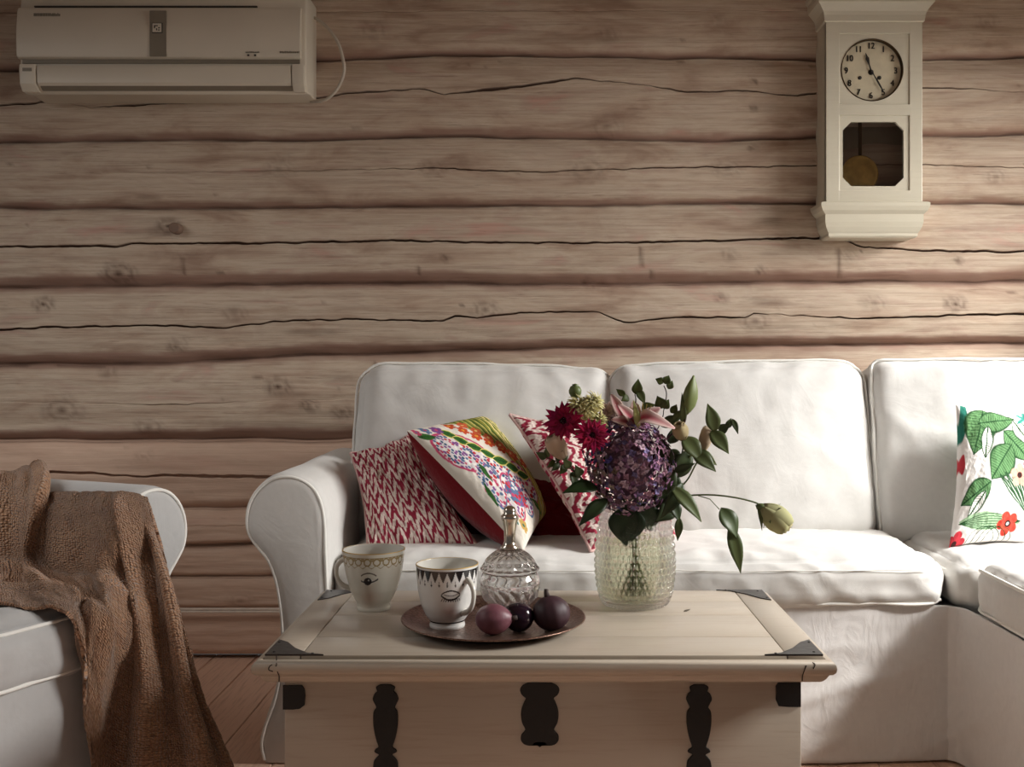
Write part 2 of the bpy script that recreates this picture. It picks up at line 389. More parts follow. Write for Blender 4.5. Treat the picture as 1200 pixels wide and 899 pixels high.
# plug checks the wall normal direction: solid backing keeps light out
MB().box(wx(-160), wx(1478), WY+.055, WY+.15, 0, 2.75).build('wall_backing', M['log'], wall)
X0, X1 = wx(-160), wx(1478)
b = MB()
x = X0
k = 0
rr = random.Random(3)
while x < X1:
    w_ = .145+rr.random()*.02
    b.box(x+.0012, x+w_-.0012, -.6, WY+.05, -.04, 0, .002, seg=1); x += w_
fl = tag(b.build('floor', M['floor'], smooth=False), 'pale brown floorboards running towards the log wall', kind='structure')
b = MB(); b.box(X0, X1, -.6, WY+.05, -.06, -.041); b.build('subfloor', M['crack'], fl)
tr = MB()
for dz in (.004, .0125):
    tr.tube([(X0+.01, WY-.052, wz(714)+dz), (X1-.01, WY-.052, wz(714)+dz)], .0045, 8)
tag(tr.build('trim_1', M['trim']), 'thin white double cord trim above the low skirting board', kind='structure')

# ------------------------------------------------------------------ cushions
def cube_grid(n):
    t = np.linspace(-1, 1, n); key = {}; V = []; Fc = []
    def vid(p):
        k = (round(p[0], 5), round(p[1], 5), round(p[2], 5))
        if k not in key: key[k] = len(V); V.append(p)
        return key[k]
    for ax in range(3):
        for sg in (-1, 1):
            ids = [[None]*n for _ in range(n)]
            for i in range(n):
                for j in range(n):
                    p = [0, 0, 0]; p[ax] = sg; p[(ax+1) % 3] = t[i]; p[(ax+2) % 3] = t[j]
                    ids[i][j] = vid(p)
            for i in range(n-1):
                for j in range(n-1):
                    q = (ids[i][j], ids[i+1][j], ids[i+1][j+1], ids[i][j+1])
                    Fc.append(q if sg > 0 else q[::-1])
    return np.array(V, float), Fc
CG = {}
def cushion_map(p, size, r, crown, side=.0):
    hx, hy, hz = size[0]/2, size[1]/2, size[2]/2
    h = np.array([hx, hy, hz]); p = np.sign(p)*np.abs(p)**.92 if False else p
    pos = p*h; q = np.clip(pos, -(h-r), h-r); d = pos-q; L = np.linalg.norm(d, axis=-1, keepdims=True); nrm = d/np.maximum(L, 1e-9)
    out = q+nrm*r
    x, y, z = p[..., 0], p[..., 1], p[..., 2]
    o = out.copy()
    o[..., 2] += crown[2]*np.sign(z)*np.abs(z)*(1-x**2)**.7*(1-y**2)**.7
    o[..., 1] += crown[1]*y*(1-x**2)**.7*(1-z**2)**.7
    o[..., 0] += crown[0]*x*(1-z**2)**.7*(1-y**2)**.7
    return o, nrm
def cushion(name, size, r, crown, T, mat, parent, n=56, wr=.006, seed=0, pipes=(), freq=9):
    if n not in CG: CG[n] = cube_grid(n)
    V, Fc = CG[n]
    o, nrm = cushion_map(V, size, r, crown)
    ll = np.linalg.norm(nrm, axis=-1)
    disp = np.empty(len(V))
    sx = Vector((seed*3.1, seed*1.7, seed*5.3))
    for i in range(len(V)):
        p = Vector(o[i])*freq+sx
        a = noise.noise(Vector((p.x, p.y, p.z*.6))+noise.noise_vector(p*.5)*.9)
        c2 = noise.noise(p*2.6+Vector((4, 4, 4)))
        edge = max(abs(V[i]).tolist()[k] if abs(V[i][k]) < .9999 else 0 for k in range(3))
        disp[i] = (1-2*abs(a))*wr*.6*(1+1.2*edge**3)+c2*wr*.4*(1+edge)
    big = np.array([noise.noise(Vector(v)*2.2+sx) for v in o])
    o = o+nrm*(disp+big*wr*1.2)[:, None]
    Tn = np.array(T); w = o@Tn[:3, :3].T+Tn[:3, 3]
    c = MB().add(w.tolist(), Fc).build(name, mat, parent)
    for ax, lev, rad in pipes:
        a1, a2 = [k for k in range(3) if k != ax]
        loop = []
        m = 44
        t = np.linspace(-1, 1, m)[:-1]
        for (ca, cb, f) in ((a1, a2, lambda s: (s, -1)), (a1, a2, lambda s: (1, s)), (a1, a2, lambda s: (-s, 1)), (a1, a2, lambda s: (-1, -s))):
            for s in t:
                p = [0, 0, 0]; p[ax] = lev; u, v = f(s); p[ca] = u; p[cb] = v; loop.append(p)
        lp, ln = cushion_map(np.array(loop, float), size, r, crown)
        wob = np.array([noise.noise(Vector(v)*11+sx)*wr*.9 for v in lp])
        lp = lp+ln*(rad*.5+.002)+ln*wob[:, None]
        lw = lp@Tn[:3, :3].T+Tn[:3, 3]
        lw = np.vstack([lw, lw[:1]])
        MB().tube(lw.tolist(), rad, 8, cap=False).build('piping', M['pipe'], c)
    return c
def TR(x, y, z, rx=0, ry=0, rz=0):
    return Matrix.Translation((x, y, z)) @ Matrix.Rotation(rz, 4, 'Z') @ Matrix.Rotation(ry, 4, 'Y') @ Matrix.Rotation(rx, 4, 'X')

# arm profile: roll, neck and flare; local x positive = inwards (towards the seat)
ARM = [(.108, 0), (.108, .12), (.106, .25), (.106, .36), (.104, .46), (.100, .56), (.098, .62), (.090, .672), (.070, .715), (.035, .742), (-.010, .752), (-.055, .742), (-.090, .713),
       (-.112, .672), (-.118, .625), (-.108, .585), (-.085, .553), (-.060, .52), (-.042, .47), (-.032, .41), (-.026, .34), (-.030, .25), (-.045, .17), (-.07, .10), (-.080, .05), (-.070, .0)]
def arm(name, T, length, mirror, mat, parent, sz=1.0):
    pr = catmull(ARM, 110); pr = pr[:, :2]*np.array([1, sz])
    cen = np.array([.045, .43])
    L = []
    ys = [0, .002, .008, .018, .03]+list(np.linspace(.05, length, 40))
    ins = [.028, .016, .006, .0015, 0]+[0]*40
    rows = []
    def inset(p, d):
        nx = np.gradient(p, axis=0); nn = np.stack([nx[:, 1], -nx[:, 0]], -1); nn /= np.linalg.norm(nn, axis=1, keepdims=True)+1e-9
        return p-nn*d*1.0
    for y, d in zip(ys, ins): rows.append((inset(pr, d), y))
    sg = -1 if mirror else 1
    Tn = np.array(T)
    for p, y in rows:
        l = []
        for k, (a, z) in enumerate(p):
            v = Vector((a*7, y*5, z*6)); w = noise.noise(v*.7)*.006+(1-2*abs(noise.noise(Vector((a*4, y*5, z*13)))))*.0020
            wx_ = w*(1 if y > .02 else .5)
            l.append((sg*(a+wx_*(1 if a > 0 else -1)), y-(w*.7 if y < .02 else 0), max(0, z+w*.5)))
        L.append(l)
    L = [[tuple((Tn @ np.array([*p, 1]))[:3]) for p in l] for l in L]
    o = MB().loops(L, True, True, True).build(name, mat, parent)
    pp = [(sg*q[0], .004, q[1]) for q in inset(pr, .008)[:-1]]
    MB().tube([tuple((Tn @ np.array([*p, 1]))[:3]) for p in pp], .0045, 8).build('piping', M['pipe'], o)
    return o

# ------------------------------------------------------------------ corner sofa
SF = 2.68                                     # distance of the sofa front
sofa = empty('corner_sofa', (.5, 3.0, 0), 'large white slipcovered corner sofa with rolled arm along the log wall', 'sofa')
def skirt(path, z0, z1, name, amp=.012, seed=0, n=150, nz=50):
    P = catmull([(p[0], p[1], 0) for p in path], n); G = np.gradient(P, axis=0); nn = np.stack([G[:, 1], -G[:, 0]], -1); nn /= np.linalg.norm(nn, axis=1, keepdims=True)
    s = np.cumsum(np.r_[0, np.linalg.norm(np.diff(P[:, :2], axis=0), axis=1)])
    out = np.zeros((n, nz, 3))
    for j, t in enumerate(np.linspace(0, 1, nz)):
        z = z1+(z0-z1)*t
        wv = np.array([(1-2*abs(noise.noise(Vector((q*3.0+t*1.4, t*2.2, seed)))))*amp*.6+noise.noise(Vector((q*2, t*1.0, seed+4)))*amp*1.3+noise.noise(Vector((q*14+t*6, t*9, seed+8)))*amp*.25 for q in s])
        off = wv*(.25+.75*t)+.012*t
        out[:, j, 0] = P[:, 0]+nn[:, 0]*off; out[:, j, 1] = P[:, 1]+nn[:, 1]*off; out[:, j, 2] = z+(wv*.15 if j < nz-1 else 0)
    o = gridobj(name, out, M['skirt'], sofa); m = o.modifiers.new('t', 'SOLIDIFY'); m.thickness = .004; m.offset = 0
    return o
skirt([(-.57, SF), (-.2, SF), (.3, SF), (.7, SF), (1.0, SF+.0), (1.06, SF-.01), (1.085, SF-.06), (1.09, SF-.2), (1.09, 2.2), (1.09, 1.9), (1.09, 1.55)], .006, .405, 'skirt', amp=.019, seed=2, n=260, nz=70)
b = MB(); b.box(-.60, 1.9, SF+.03, 3.38, .05, .388, .02).box(1.13, 1.9, 1.5, SF+.06, .05, .388, .02).build('base', M['slip'], sofa)
b = MB().box(-.60, 1.92, 3.33, 3.50, .05, .84, .05).box(1.86, 2.02, 1.5, 3.5, .05, .84, .05).build('back_frame', M['slip'], sofa)
arm('arm', TR(-.665, SF-.03, 0), .80, False, M['slip'], sofa)
SP = ((2, -.72, .0046),)
cushion('seat_cushion', (.79, .66, .140), .055, (.012, .012, .012), TR(-.155, SF+.315, .459), M['slip'], sofa, seed=1, pipes=SP, wr=.005)
cushion('seat_cushion', (.80, .66, .140), .055, (.012, .012, .012), TR(.646, SF+.315, .459), M['slip'], sofa, seed=2, pipes=SP, wr=.006)
cushion('seat_cushion', (.80, .72, .135), .055, (.02, .012, .018), TR(1.475, 3.01, .455), M['slip'], sofa, seed=3, pipes=((2, .5, .003),))
cushion('seat_cushion', (.76, 1.12, .14), .045, (.01, .01, .016), TR(1.475, 2.06, .462), M['slip'], sofa, seed=4, pipes=((2, .78, .0045), (2, -.72, .0042)), wr=.004)
# stitched seams across the front of the long cushions
for x0, x1 in ((-.50, .20), (.29, .985)):
    pts = [(x, SF-.0245+.0015*noise.noise(Vector((x*9, 1, 0))), .500+.004*noise.noise(Vector((x*5, 2, 0)))) for x in np.linspace(x0, x1, 40)]
    MB().tube(pts, .0016, 6).build('seam', M['pipe'], sofa)
BP = ((1, -.55, .0045), (1, .55, .004))
cushion('back_cushion', (.80, .20, .56), .07, (.012, .055, .012), TR(-.19, 3.225, .74, math.radians(-13), math.radians(1.2), 0), M['slip'], sofa, seed=5, pipes=BP, wr=.0055, freq=7)
cushion('back_cushion', (.80, .20, .57), .07, (.010, .055, .012), TR(.600, 3.215, .745, math.radians(-13), math.radians(-1.2), math.radians(1)), M['slip'], sofa, seed=6, pipes=BP, wr=.004, freq=7)
cushion('back_cushion', (.88, .21, .57), .035, (.006, .04, .012), TR(1.455, 3.205, .75, math.radians(-13), 0, math.radians(-3)), M['slip'], sofa, seed=7, pipes=((1, -.86, .0045), (1, .86, .004)), wr=.004, freq=7)

# ------------------------------------------------------------------ armchair
AR = math.radians(64)
ch = empty('armchair', (-.955, 2.44, 0), 'white slipcovered armchair at left edge with brown throw over its arm', 'armchair', AR)
def CT(x, y, z, rx=0, ry=0, rz=0): return TR(-.955, 2.44, 0, 0, 0, AR) @ TR(x, y, z, rx, ry, rz)
arm('arm', CT(.02, 0, 0), .86, True, M['chair'], ch, .985)
arm('arm', CT(-.93, 0, 0), .86, False, M['chair'], ch, .985)
cushion('seat_cushion', (.76, .86, .15), .05, (.012, .015, .022), CT(-.46, .33, .452), M['chair'], ch, seed=9, pipes=((2, -.75, .0045), (2, .8, .004)), wr=.006)
def chair_pt(p): return tuple((CT(0, 0, 0) @ Vector(p)))
n, nz = 120, 40; out = np.zeros((n, nz, 3))
for i, s in enumerate(np.linspace(-.84, -.06, n)):
    for j, t in enumerate(np.linspace(0, 1, nz)):
        w = (1-2*abs(noise.noise(Vector((s*2.5+t*.8, t*3.0, 3)))))*.012+noise.noise(Vector((s*3, t*1.5, 7)))*.018
        out[i, j] = chair_pt((s, -.085-w*(.3+.7*t)-.015*t, .40*(1-t)+.004))
sk = gridobj('skirt', out, M['chair'], ch); m_ = sk.modifiers.new('t', 'SOLIDIFY'); m_.thickness = .004
mb = MB(); pts = [chair_pt(p) for p in ((-.84, -.04, .05), (-.07, -.04, .05), (-.07, .85, .05), (-.84, .85, .05))]
mb.loops([[(*p[:2], .03) for p in pts], [(*p[:2], .385) for p in pts]], True, True, True).build('base', M['chair'], ch, smooth=False)
cushion('back_cushion', (.98, .20, .62), .07, (.01, .04, .01), CT(-.46, .90, .62, math.radians(-8)), M['chair'], ch, seed=12, n=40)

# ------------------------------------------------------------------ throw blanket
def build_blanket():
    # columns from the hidden back of the armchair to its front; each is a line from arm top down, as (px, py, D)
    cols = [
        [(-110, 556, 2.90), (-105, 580, 2.80), (-100, 640, 2.68), (-95, 676, 2.60), (-90, 690, 2.52), (-90, 697, 2.46), (-88, 703, 2.42)],
        [(-30, 552, 2.78), (-32, 575, 2.66), (-30, 640, 2.58), (-28, 678, 2.53), (-26, 690, 2.45), (-24, 696, 2.40), (-22, 704, 2.35)],
        [(22, 549, 2.70), (18, 572, 2.58), (18, 640, 2.52), (20, 680, 2.48), (24, 690, 2.40), (26, 697, 2.34), (28, 708, 2.30)],
        [(44, 553, 2.66), (47, 585, 2.56), (36, 650, 2.50), (46, 684, 2.44), (60, 694, 2.36), (64, 704, 2.30), (66, 714, 2.26)],
        [(58, 574, 2.64), (62, 600, 2.56), (58, 655, 2.49), (80, 688, 2.42), (92, 702, 2.32), (92, 722, 2.24), (90, 742, 2.20)],
        [(90, 576, 2.60), (96, 610, 2.53), (106, 664, 2.46), (118, 700, 2.36), (112, 745, 2.24), (106, 800, 2.19), (100, 845, 2.17)],
        [(120, 577, 2.56), (130, 620, 2.49), (142, 680, 2.38), (142, 740, 2.27), (136, 800, 2.21), (128, 870, 2.18), (122, 935, 2.16)],
        [(145, 578, 2.53), (156, 620, 2.46), (172, 690, 2.32), (178, 760, 2.24), (182, 820, 2.20), (182, 880, 2.17), (180, 950, 2.15)],
        [(162, 579, 2.51), (176, 625, 2.42), (194, 690, 2.30), (206, 760, 2.24), (216, 820, 2.21), (230, 880, 2.19), (240, 950, 2.17)],
        [(172, 583, 2.50), (189, 640, 2.39), (206, 700, 2.31), (222, 765, 2.26), (242, 825, 2.24), (266, 880, 2.23), (292, 945, 2.23)],
    ]
    nu, nv = 240, 220
    A = np.array([[W(*p)[:] for p in c] for c in cols])           # (10,7,3)
    A1 = np.array([catmull(list(A[i]), nv) for i in range(len(cols))])
    P = np.array([catmull(list(A1[:, j]), nu) for j in range(nv)]).transpose(1, 0, 2)
    du = np.gradient(P, axis=0); dv = np.gradient(P, axis=1); N = np.cross(du, dv); N /= np.linalg.norm(N, axis=2, keepdims=True)+1e-9
    flip = np.sign((N*np.array([0, -1, 0.3])).sum(2, keepdims=True)); flip[flip == 0] = 1; N = N*np.where(flip.mean() > 0, 1, -1)
    u = np.linspace(0, 1, nu)[:, None]; v = np.linspace(0, 1, nv)[None, :]
    def ridge(uc0, uc1, w, a, v0=0, v1=1):
        uc = uc0+(uc1-uc0)*v; g = np.exp(-((u-uc)/w)**2)
        return a*g*sst(v0-.08, v0+.08, v)*(1-sst(v1-.05, v1+.15, v))
    f = 0*u*v
    f = f+ridge(.33, .34, .030, .035, -.1, .5)+ridge(.425, .50, .030, -.030, .0, .8)
    f = f+ridge(.62, .60, .040, .028, .25, 1.2)+ridge(.70, .68, .026, -.040, .35, 1.3)+ridge(.755, .76, .030, .032, .05, 1.3)
    f = f+ridge(.83, .83, .025, -.032, .3, 1.3)+ridge(.90, .90, .030, .026, .1, 1.3)+ridge(.965, .95, .018, -.018, .4, 1.3)
    f = f+ridge(.20, .24, .03, -.02, 0, .6)+ridge(.12, .10, .03, .02, 0, .7)
    # the roll of cloth where it turns off the arm on to the seat
    f = f+.020*np.exp(-((v-(.80-.35*u))/.05)**2)*(1-sst(.5, .65, u))-.02*np.exp(-((v-(.68-.35*u))/.035)**2)*(1-sst(.5, .65, u))
    f = f+(fbm(u*9+0*v, v*4+0*u, 3)-.5)*.030+(fbm(u*30+0*v, v*20+0*u, 13)-.5)*.006
    from mathutils.bvhtree import BVHTree
    bpy.context.view_layer.update(); trees = []
    for q in ch.children:
        me = q.data; mw = q.matrix_world
        trees.append(BVHTree.FromPolygons([mw @ v_.co for v_ in me.vertices], [tuple(p_.vertices) for p_ in me.polygons]))
    cam = Vector((0, 0, H)); DD = np.linalg.norm(P-np.array(cam), axis=2); dirs = (P-np.array(cam))/DD[..., None]; lim = np.full(DD.shape, 9.0)
    for i in range(0, nu, 2):
        for j in range(0, nv, 2):
            d_ = Vector(dirs[i, j]); best = 9.0
            for tr_ in trees:
                h = tr_.ray_cast(cam, d_, 9.0)
                if h[0] is not None: best = min(best, h[3])
            lim[i:i+2, j:j+2] = best
    def blur(a, n_):
        for _ in range(n_):
            b_ = np.pad(a, 1, mode='edge'); a = (b_[:-2, 1:-1]+b_[2:, 1:-1]+b_[1:-1, :-2]+b_[1:-1, 2:]+a)/5
        return a
    need = np.maximum(0, DD-(lim-.046)); nd = need.copy()
    for _ in range(40): nd = np.maximum(blur(nd, 3), need)
    nd = np.maximum(blur(nd, 4), need)
    P = np.array(cam)+dirs*(DD-nd)[..., None]
    P = P+N*np.maximum(f, -.012)[..., None]
    o = gridobj('throw_blanket', P, M['blanket'], uv=True)
    m = o.modifiers.new('t', 'SOLIDIFY'); m.thickness = .008; m.offset = 0
    return tag(o, 'brown woven throw draped over the armchair arm and hanging to the floor', 'blanket')
build_blanket()

# ------------------------------------------------------------------ printed pillows
class Canvas:
    def __init__(s, n, m, base): s.u, s.v = np.meshgrid(np.linspace(0, 1, n), np.linspace(0, 1, m), indexing='ij'); s.c = np.zeros((n, m, 3))+np.array(base)
    def put(s, mask, col):
        mk = np.clip(mask, 0, 1)[..., None]; s.c = s.c*(1-mk)+np.array(col)*mk
    def loc(s, cx, cy, a):
        dx, dy = s.u-cx, s.v-cy; ca, sa = math.cos(a), math.sin(a); return dx*ca+dy*sa, -dx*sa+dy*ca
    def ell(s, cx, cy, rx, ry, col, a=0, soft=.08):
        x, y = s.loc(cx, cy, a); d = np.sqrt((x/rx)**2+(y/ry)**2); s.put(1-sst(1-soft, 1+soft, d), col)
    def ring(s, cx, cy, rx, ry, w, col, a=0):
        x, y = s.loc(cx, cy, a); d = np.sqrt((x/rx)**2+(y/ry)**2); s.put(1-sst(w*.6, w, np.abs(d-1)), col)
    def leaf(s, cx, cy, L, w, a, col, vein=None, nv=7, outline=None):
        x, y = s.loc(cx, cy, a); t = np.clip(x/L*.5+.5, 0, 1); hw = w*np.sin(PI*t**.85); ins = (np.abs(x) < L)*(1-sst(.85, 1.05, np.abs(y)/np.maximum(hw, 1e-4)))
        if outline: s.put((np.abs(x) < L*1.03)*(1-sst(1.0, 1.2, np.abs(y)/np.maximum(hw+.006, 1e-4))), outline)
        s.put(ins, col)
        if vein:
            s.put(ins*((np.abs(y) < .006) | (np.abs(((x/L*nv-np.abs(y)/w*1.5) % 1)-.5) < .10)), vein)
    def flower(s, cx, cy, r, k, col, mid, a=0, dot=None):
        x, y = s.loc(cx, cy, a); th = np.arctan2(y, x); rr = np.hypot(x, y)/r; e = .62+.38*np.abs(np.cos(th*k/2))**.7
        s.put(1-sst(.93, 1.03, rr/e), col); s.put((1-sst(.93, 1.03, rr/e))*((np.abs(np.sin(th*k/2)) > .985)), tuple(np.array(col)*.75))
        s.put(1-sst(.22, .28, rr), mid)
        if dot: s.put(1-sst(.1, .16, rr), dot)
    def speck(s, cx, cy, rx, ry, cols, a=0, sc=60, seed=1):
        x, y = s.loc(cx, cy, a); d = np.sqrt((x/rx)**2+(y/ry)**2)+.10*(vnoise(s.u*22, s.v*22, seed)-.5); ins = 1-sst(.96, 1.02, d)
        s.put(ins, cols[0])
        cu, cv = np.floor(s.u*sc), np.floor(s.v*sc+.5*(np.floor(s.u*sc) % 2)); hs = lambda k: (np.sin(cu*127.1+cv*311.7+seed*17.3+k*74.7)*43758.5453) % 1
        n = (hs(0)*len(cols)*.9999).astype(int)
        fx, fy = (s.u*sc) % 1-.5-(hs(1)-.5)*.5, (s.v*sc+.5*(np.floor(s.u*sc) % 2)) % 1-.5-(hs(2)-.5)*.5; dot = (np.hypot(fx, fy) < .36+.2*hs(3))
        for k in range(1, len(cols)): s.put(ins*dot*(n == k), cols[k])
RED = srgb(150, 44, 66); CREAM = srgb(232, 218, 208)
def ikat(c, nb, ns, seed, ang=0, cr=CREAM, rd=RED):
    u, v = c.u*math.cos(ang)-c.v*math.sin(ang), c.u*math.sin(ang)+c.v*math.cos(ang)
    tri = np.abs(((u*ns) % 1)-.5)*2
    jit = (vnoise(u*ns*2, np.floor(v*nb)*3.1, seed)-.5)*.35+(vnoise(u*120, v*14, seed+5)-.5)*.45
    s = (v*nb+tri*1.0+jit+.25*np.sin(u*5+1)) % 1
    c.put(sst(.42, .50, s)*(1-sst(.92, 1.0, s)), rd)
    c.put((1-sst(.03, .1, np.abs(s-.2)))*.25, tuple(np.array(rd)*1.1))
def pillow(name, A, B, Cc, D, T, front, back, label, seed=0, n=200, pipe=True, sag=0., power=.42, pin=.055, wk=1, tb=.95):
    """corners top-left, top-right, bottom-right, bottom-left as (px, py, distance)"""
    A, B, Cc, D = [np.array(W(*p)) for p in (A, B, Cc, D)]
    g = np.linspace(-1, 1, n); u, v = np.meshgrid(g, g, indexing='ij')
    s, t = (u+1)/2, (v+1)/2                                     # t: 0 top, 1 bottom
    P = (A*((1-s)*(1-t))[..., None]+B*(s*(1-t))[..., None]+Cc*(s*t)[..., None]+D*((1-s)*t)[..., None])
    cen = P.mean((0, 1)); nr = np.cross(Cc-A, B-D); nr /= np.linalg.norm(nr)
    if nr[1] > 0: nr = -nr
    ex = (B-A+Cc-D)/2; ey = (A-D+B-Cc)/2
    # concave edges between the corners
    P = P-ex*(np.sign(u)*np.abs(u)**3*pin*(1-v**2))[..., None]-ey*(-np.sign(v)*np.abs(v)**3*pin*(1-u**2))[..., None]
    prof = ((1-u**2)*(1-v**2))**power
    wr = (fbm(u*4+seed, v*4, seed)-.5)*.020+(1-2*np.abs(fbm(u*6+v*2, v*5-u, seed+3)-.5)*2-.5)*.008*np.maximum(np.abs(u), np.abs(v))
    wr = wr*wk; edge = np.clip(prof*3, 0, 1)
    P = P+nr*(sag*(1-u**2)*(1-v**2))[..., None]
    Pf = P+nr*((prof*T+wr*edge))[..., None]; Pb = P-nr*((prof*T*tb+wr*edge*.6))[..., None]
    root = empty(name, Vector(((A+B+Cc+D)/4*np.array([1, 1, 0])))+Vector((0, 0, min(D[2], Cc[2]))), label, 'cushion')
    cf = front if isinstance(front, np.ndarray) else None
    gridobj('front_cover', Pf, M['vc'] if cf is not None else front, root, cols=cf)
    cb = back if isinstance(back, np.ndarray) else None
    gridobj('back_cover', Pb, M['vc'] if cb is not None else back, root, cols=cb)
    if pipe:
        lp = np.vstack([P[:, 0], P[-1, 1:], P[::-1, -1][1:], P[0, ::-1][1:]])[::3]; lp = np.vstack([lp, lp[:1]])
        MB().tube(lp.tolist(), .0045, 8, cap=False).build('piping', pipe, root)
    return root
pinkpipe = plain('pale_pink_piping', srgb(214, 176, 170), .8)
n = 260
c1 = Canvas(n, n, CREAM); ikat(c1, 6.8, 9, 2)
c1b = Canvas(n, n, CREAM); ikat(c1b, 6.8, 9, 5)
pillow('throw_pillow', (411, 531, 3.04), (482, 508, 3.10), (562, 642, 2.82), (431, 648, 2.80), .060, c1.c, c1b.c,
       'red and cream zigzag ikat cushion leaning against the rolled sofa arm', 1, n, pinkpipe)
c3 = Canvas(n, n, CREAM); ikat(c3, 10, 7, 8, PI/2+.15)
c3b = Canvas(n, n, srgb(206, 186, 170)); ikat(c3b, 10, 7, 11, PI/2-.3, srgb(206, 186, 170))
pillow('throw_pillow', (597, 486, 2.93), (745, 500, 3.14), (800, 646, 2.92), (692, 646, 2.74), .062, c3.c, c3b.c,
       'red and cream zigzag ikat cushion standing behind the flower vase', 3, n, pinkpipe)
# suzani
c2 = Canvas(360, 360, srgb(228, 220, 208))
G1, G2, OL, OR, BL, PK, PU = srgb(58, 104, 44), srgb(40, 80, 40), srgb(142, 140, 62), srgb(196, 78, 44), srgb(92, 116, 150), srgb(196, 76, 110), srgb(130, 80, 140)
x_, y_ = c2.u, c2.v; c2.u = c2.u**.60; x_ = c2.u
arc = np.hypot(x_-.25, (y_-1.0)*.9)
zone = sst(.0, .02, x_-(.66+.12*np.sin(y_*3)-.25*(1-y_)*.6))
c2.put(zone, OL); c2.put(zone*(np.sin(x_*130+y_*18) > .2), srgb(86, 104, 44)); c2.put(zone*(np.sin(x_*130+y_*18+2) > .75), srgb(196, 186, 110)); c2.put(zone*sst(.45, .5, y_)*(np.sin(x_*70) > .4), srgb(196, 176, 70))
for k in range(4): c2.put((np.abs(x_-(.87+.035*k-.1*y_)) < .006)*1.0, srgb(230, 210, 150))
SPK = [srgb(222, 214, 214), BL, PK, srgb(190, 50, 60), PU, srgb(60, 90, 120), srgb(240, 236, 230)]
c2.speck(.30, .30, .24, .17, SPK, .5, 34, 3); c2.ring(.30, .30, .24, .17, .07, PK, .5)
c2.speck(.42, .60, .26, .19, SPK, 0, 34, 4)
for k, (px_, py_, rr_) in enumerate(((.30, .60, .13), (.42, .72, .11), (.56, .74, .13), (.70, .70, .13))): c2.speck(px_, py_, .085, .17, SPK, .75-.25*k, 28, 7+k); c2.ring(px_, py_, .09, .175, .06, BL if k % 2 == 0 else PK, .75-.25*k)
c2.speck(.47, .72, .11, .10, [BL, PK, srgb(190, 50, 60), srgb(226, 220, 216), PU], 0, 28, 12)
for k in range(7):
    a = k/6; cx, cy = .42+.36*a**1.2, .10+.50*a; c2.leaf(cx-.05, cy+.05, .07, .035, .9-.4*a, G1, G2, 4, srgb(226, 214, 120)); c2.flower(cx+.07, cy-.03, .05, 6, OR, srgb(220, 150, 60))
for k in range(5): c2.flower(.60+.04*k, .10+.09*k, .045, 5, srgb(206, 96, 60), srgb(230, 190, 120))
c2.leaf(.14, .10, .10, .035, .3, G1, G2, 4); c2.leaf(.18, .62, .10, .028, -1.2, G1, G2, 4); c2.leaf(.70, .90, .12, .022, .9, G1, srgb(90, 130, 70), 3); c2.leaf(.32, .50, .08, .03, 1.8, G2, G1, 3)
c2.flower(.90, .93, .05, 5, srgb(176, 110, 70), OR); c2.flower(.30, .90, .055, 6, srgb(196, 160, 90), srgb(60, 110, 90)); c2.flower(.22, .84, .035, 5, srgb(70, 120, 110), OR); c2.flower(.1, .04, .04, 6, PK, BL); c2.flower(.22, .05, .05, 6, BL, PK); c2.flower(.32, .08, .05, 6, PU, PK)
pillow('throw_pillow', (477, 505, 2.84), (568, 488, 3.14), (640, 603, 3.04), (613, 647, 2.74), .085, c2.c, M['velvet'],
       'multicoloured embroidered floral cushion with dark red back tipped between the zigzag cushions', 5, 360, None, sag=-.01, power=.45, pin=.02, wk=.45, tb=1.35)
pillow('throw_pillow', (500, 545, 3.12), (664, 545, 3.14), (700, 646, 2.98), (520, 646, 2.96), .05, M['velvet'], M['velvet'],  # added cushion that fills the dark gap between the others
       'added dark red cushion, mostly hidden, darkening the gap behind the embroidered and zigzag cushions', 6, 90, None)
# tropical
c4 = Canvas(400, 400, srgb(236, 232, 228)); WH = srgb(240, 238, 234); LG = srgb(98, 140, 92); DG = srgb(40, 78, 44); TQ = srgb(90, 170, 150)
def mon(cx, cy, L, w, a, col=LG): c4.leaf(cx, cy, L, w, a, col, DG, 8, DG)
c4.ell(.04, .10, .03, .20, srgb(46, 120, 104), .2)
mon(.17, .20, .20, .13, 1.9); mon(.33, .13, .17, .09, -.15); c4.leaf(.23, .30, .12, .05, 1.7, WH, DG, 7, DG)
mon(.50, .33, .16, .085, .75); c4.leaf(.55, .22, .13, .06, 1.0, WH, DG, 8, DG); mon(.36, .45, .15, .11, 2.2); mon(.15, .66, .14, .08, 2.6); c4.leaf(.16, .74, .11, .04, 2.2, WH, DG, 6, DG)
for k in range(5): c4.leaf(.5+.03*k, .68, .20, .018, .75+.12*k, srgb(190, 206, 190), DG, 1, DG)
c4.leaf(.30, .86, .27, .07, .05, srgb(158, 190, 152), None); 
for k in range(7): c4.put((np.abs(c4.v-(.86+(k-3)*.018*np.sin(np.clip((c4.u-.03)/.54, 0, 1)*PI))) < .0025)*(c4.u < .57)*(c4.u > .03), DG)
for a, r in ((0, 1), (.6, .8), (1.3, .6)): c4.leaf(.72+.1*math.cos(a), .10+.06*math.sin(a), .09, .03, a, TQ, srgb(50, 120, 110), 4)
for k in range(5): c4.leaf(.60+.05*math.cos(k*1.25), .09+.05*math.sin(k*1.25), .055, .02, k*1.25, TQ, srgb(50, 120, 110), 3)
c4.ell(.74, .22, .11, .12, srgb(226, 92, 62)); c4.ell(.76, .20, .07, .08, srgb(236, 120, 80))
c4.ell(.72, .56, .08, .05, TQ); c4.ell(.78, .72, .06, .05, TQ)
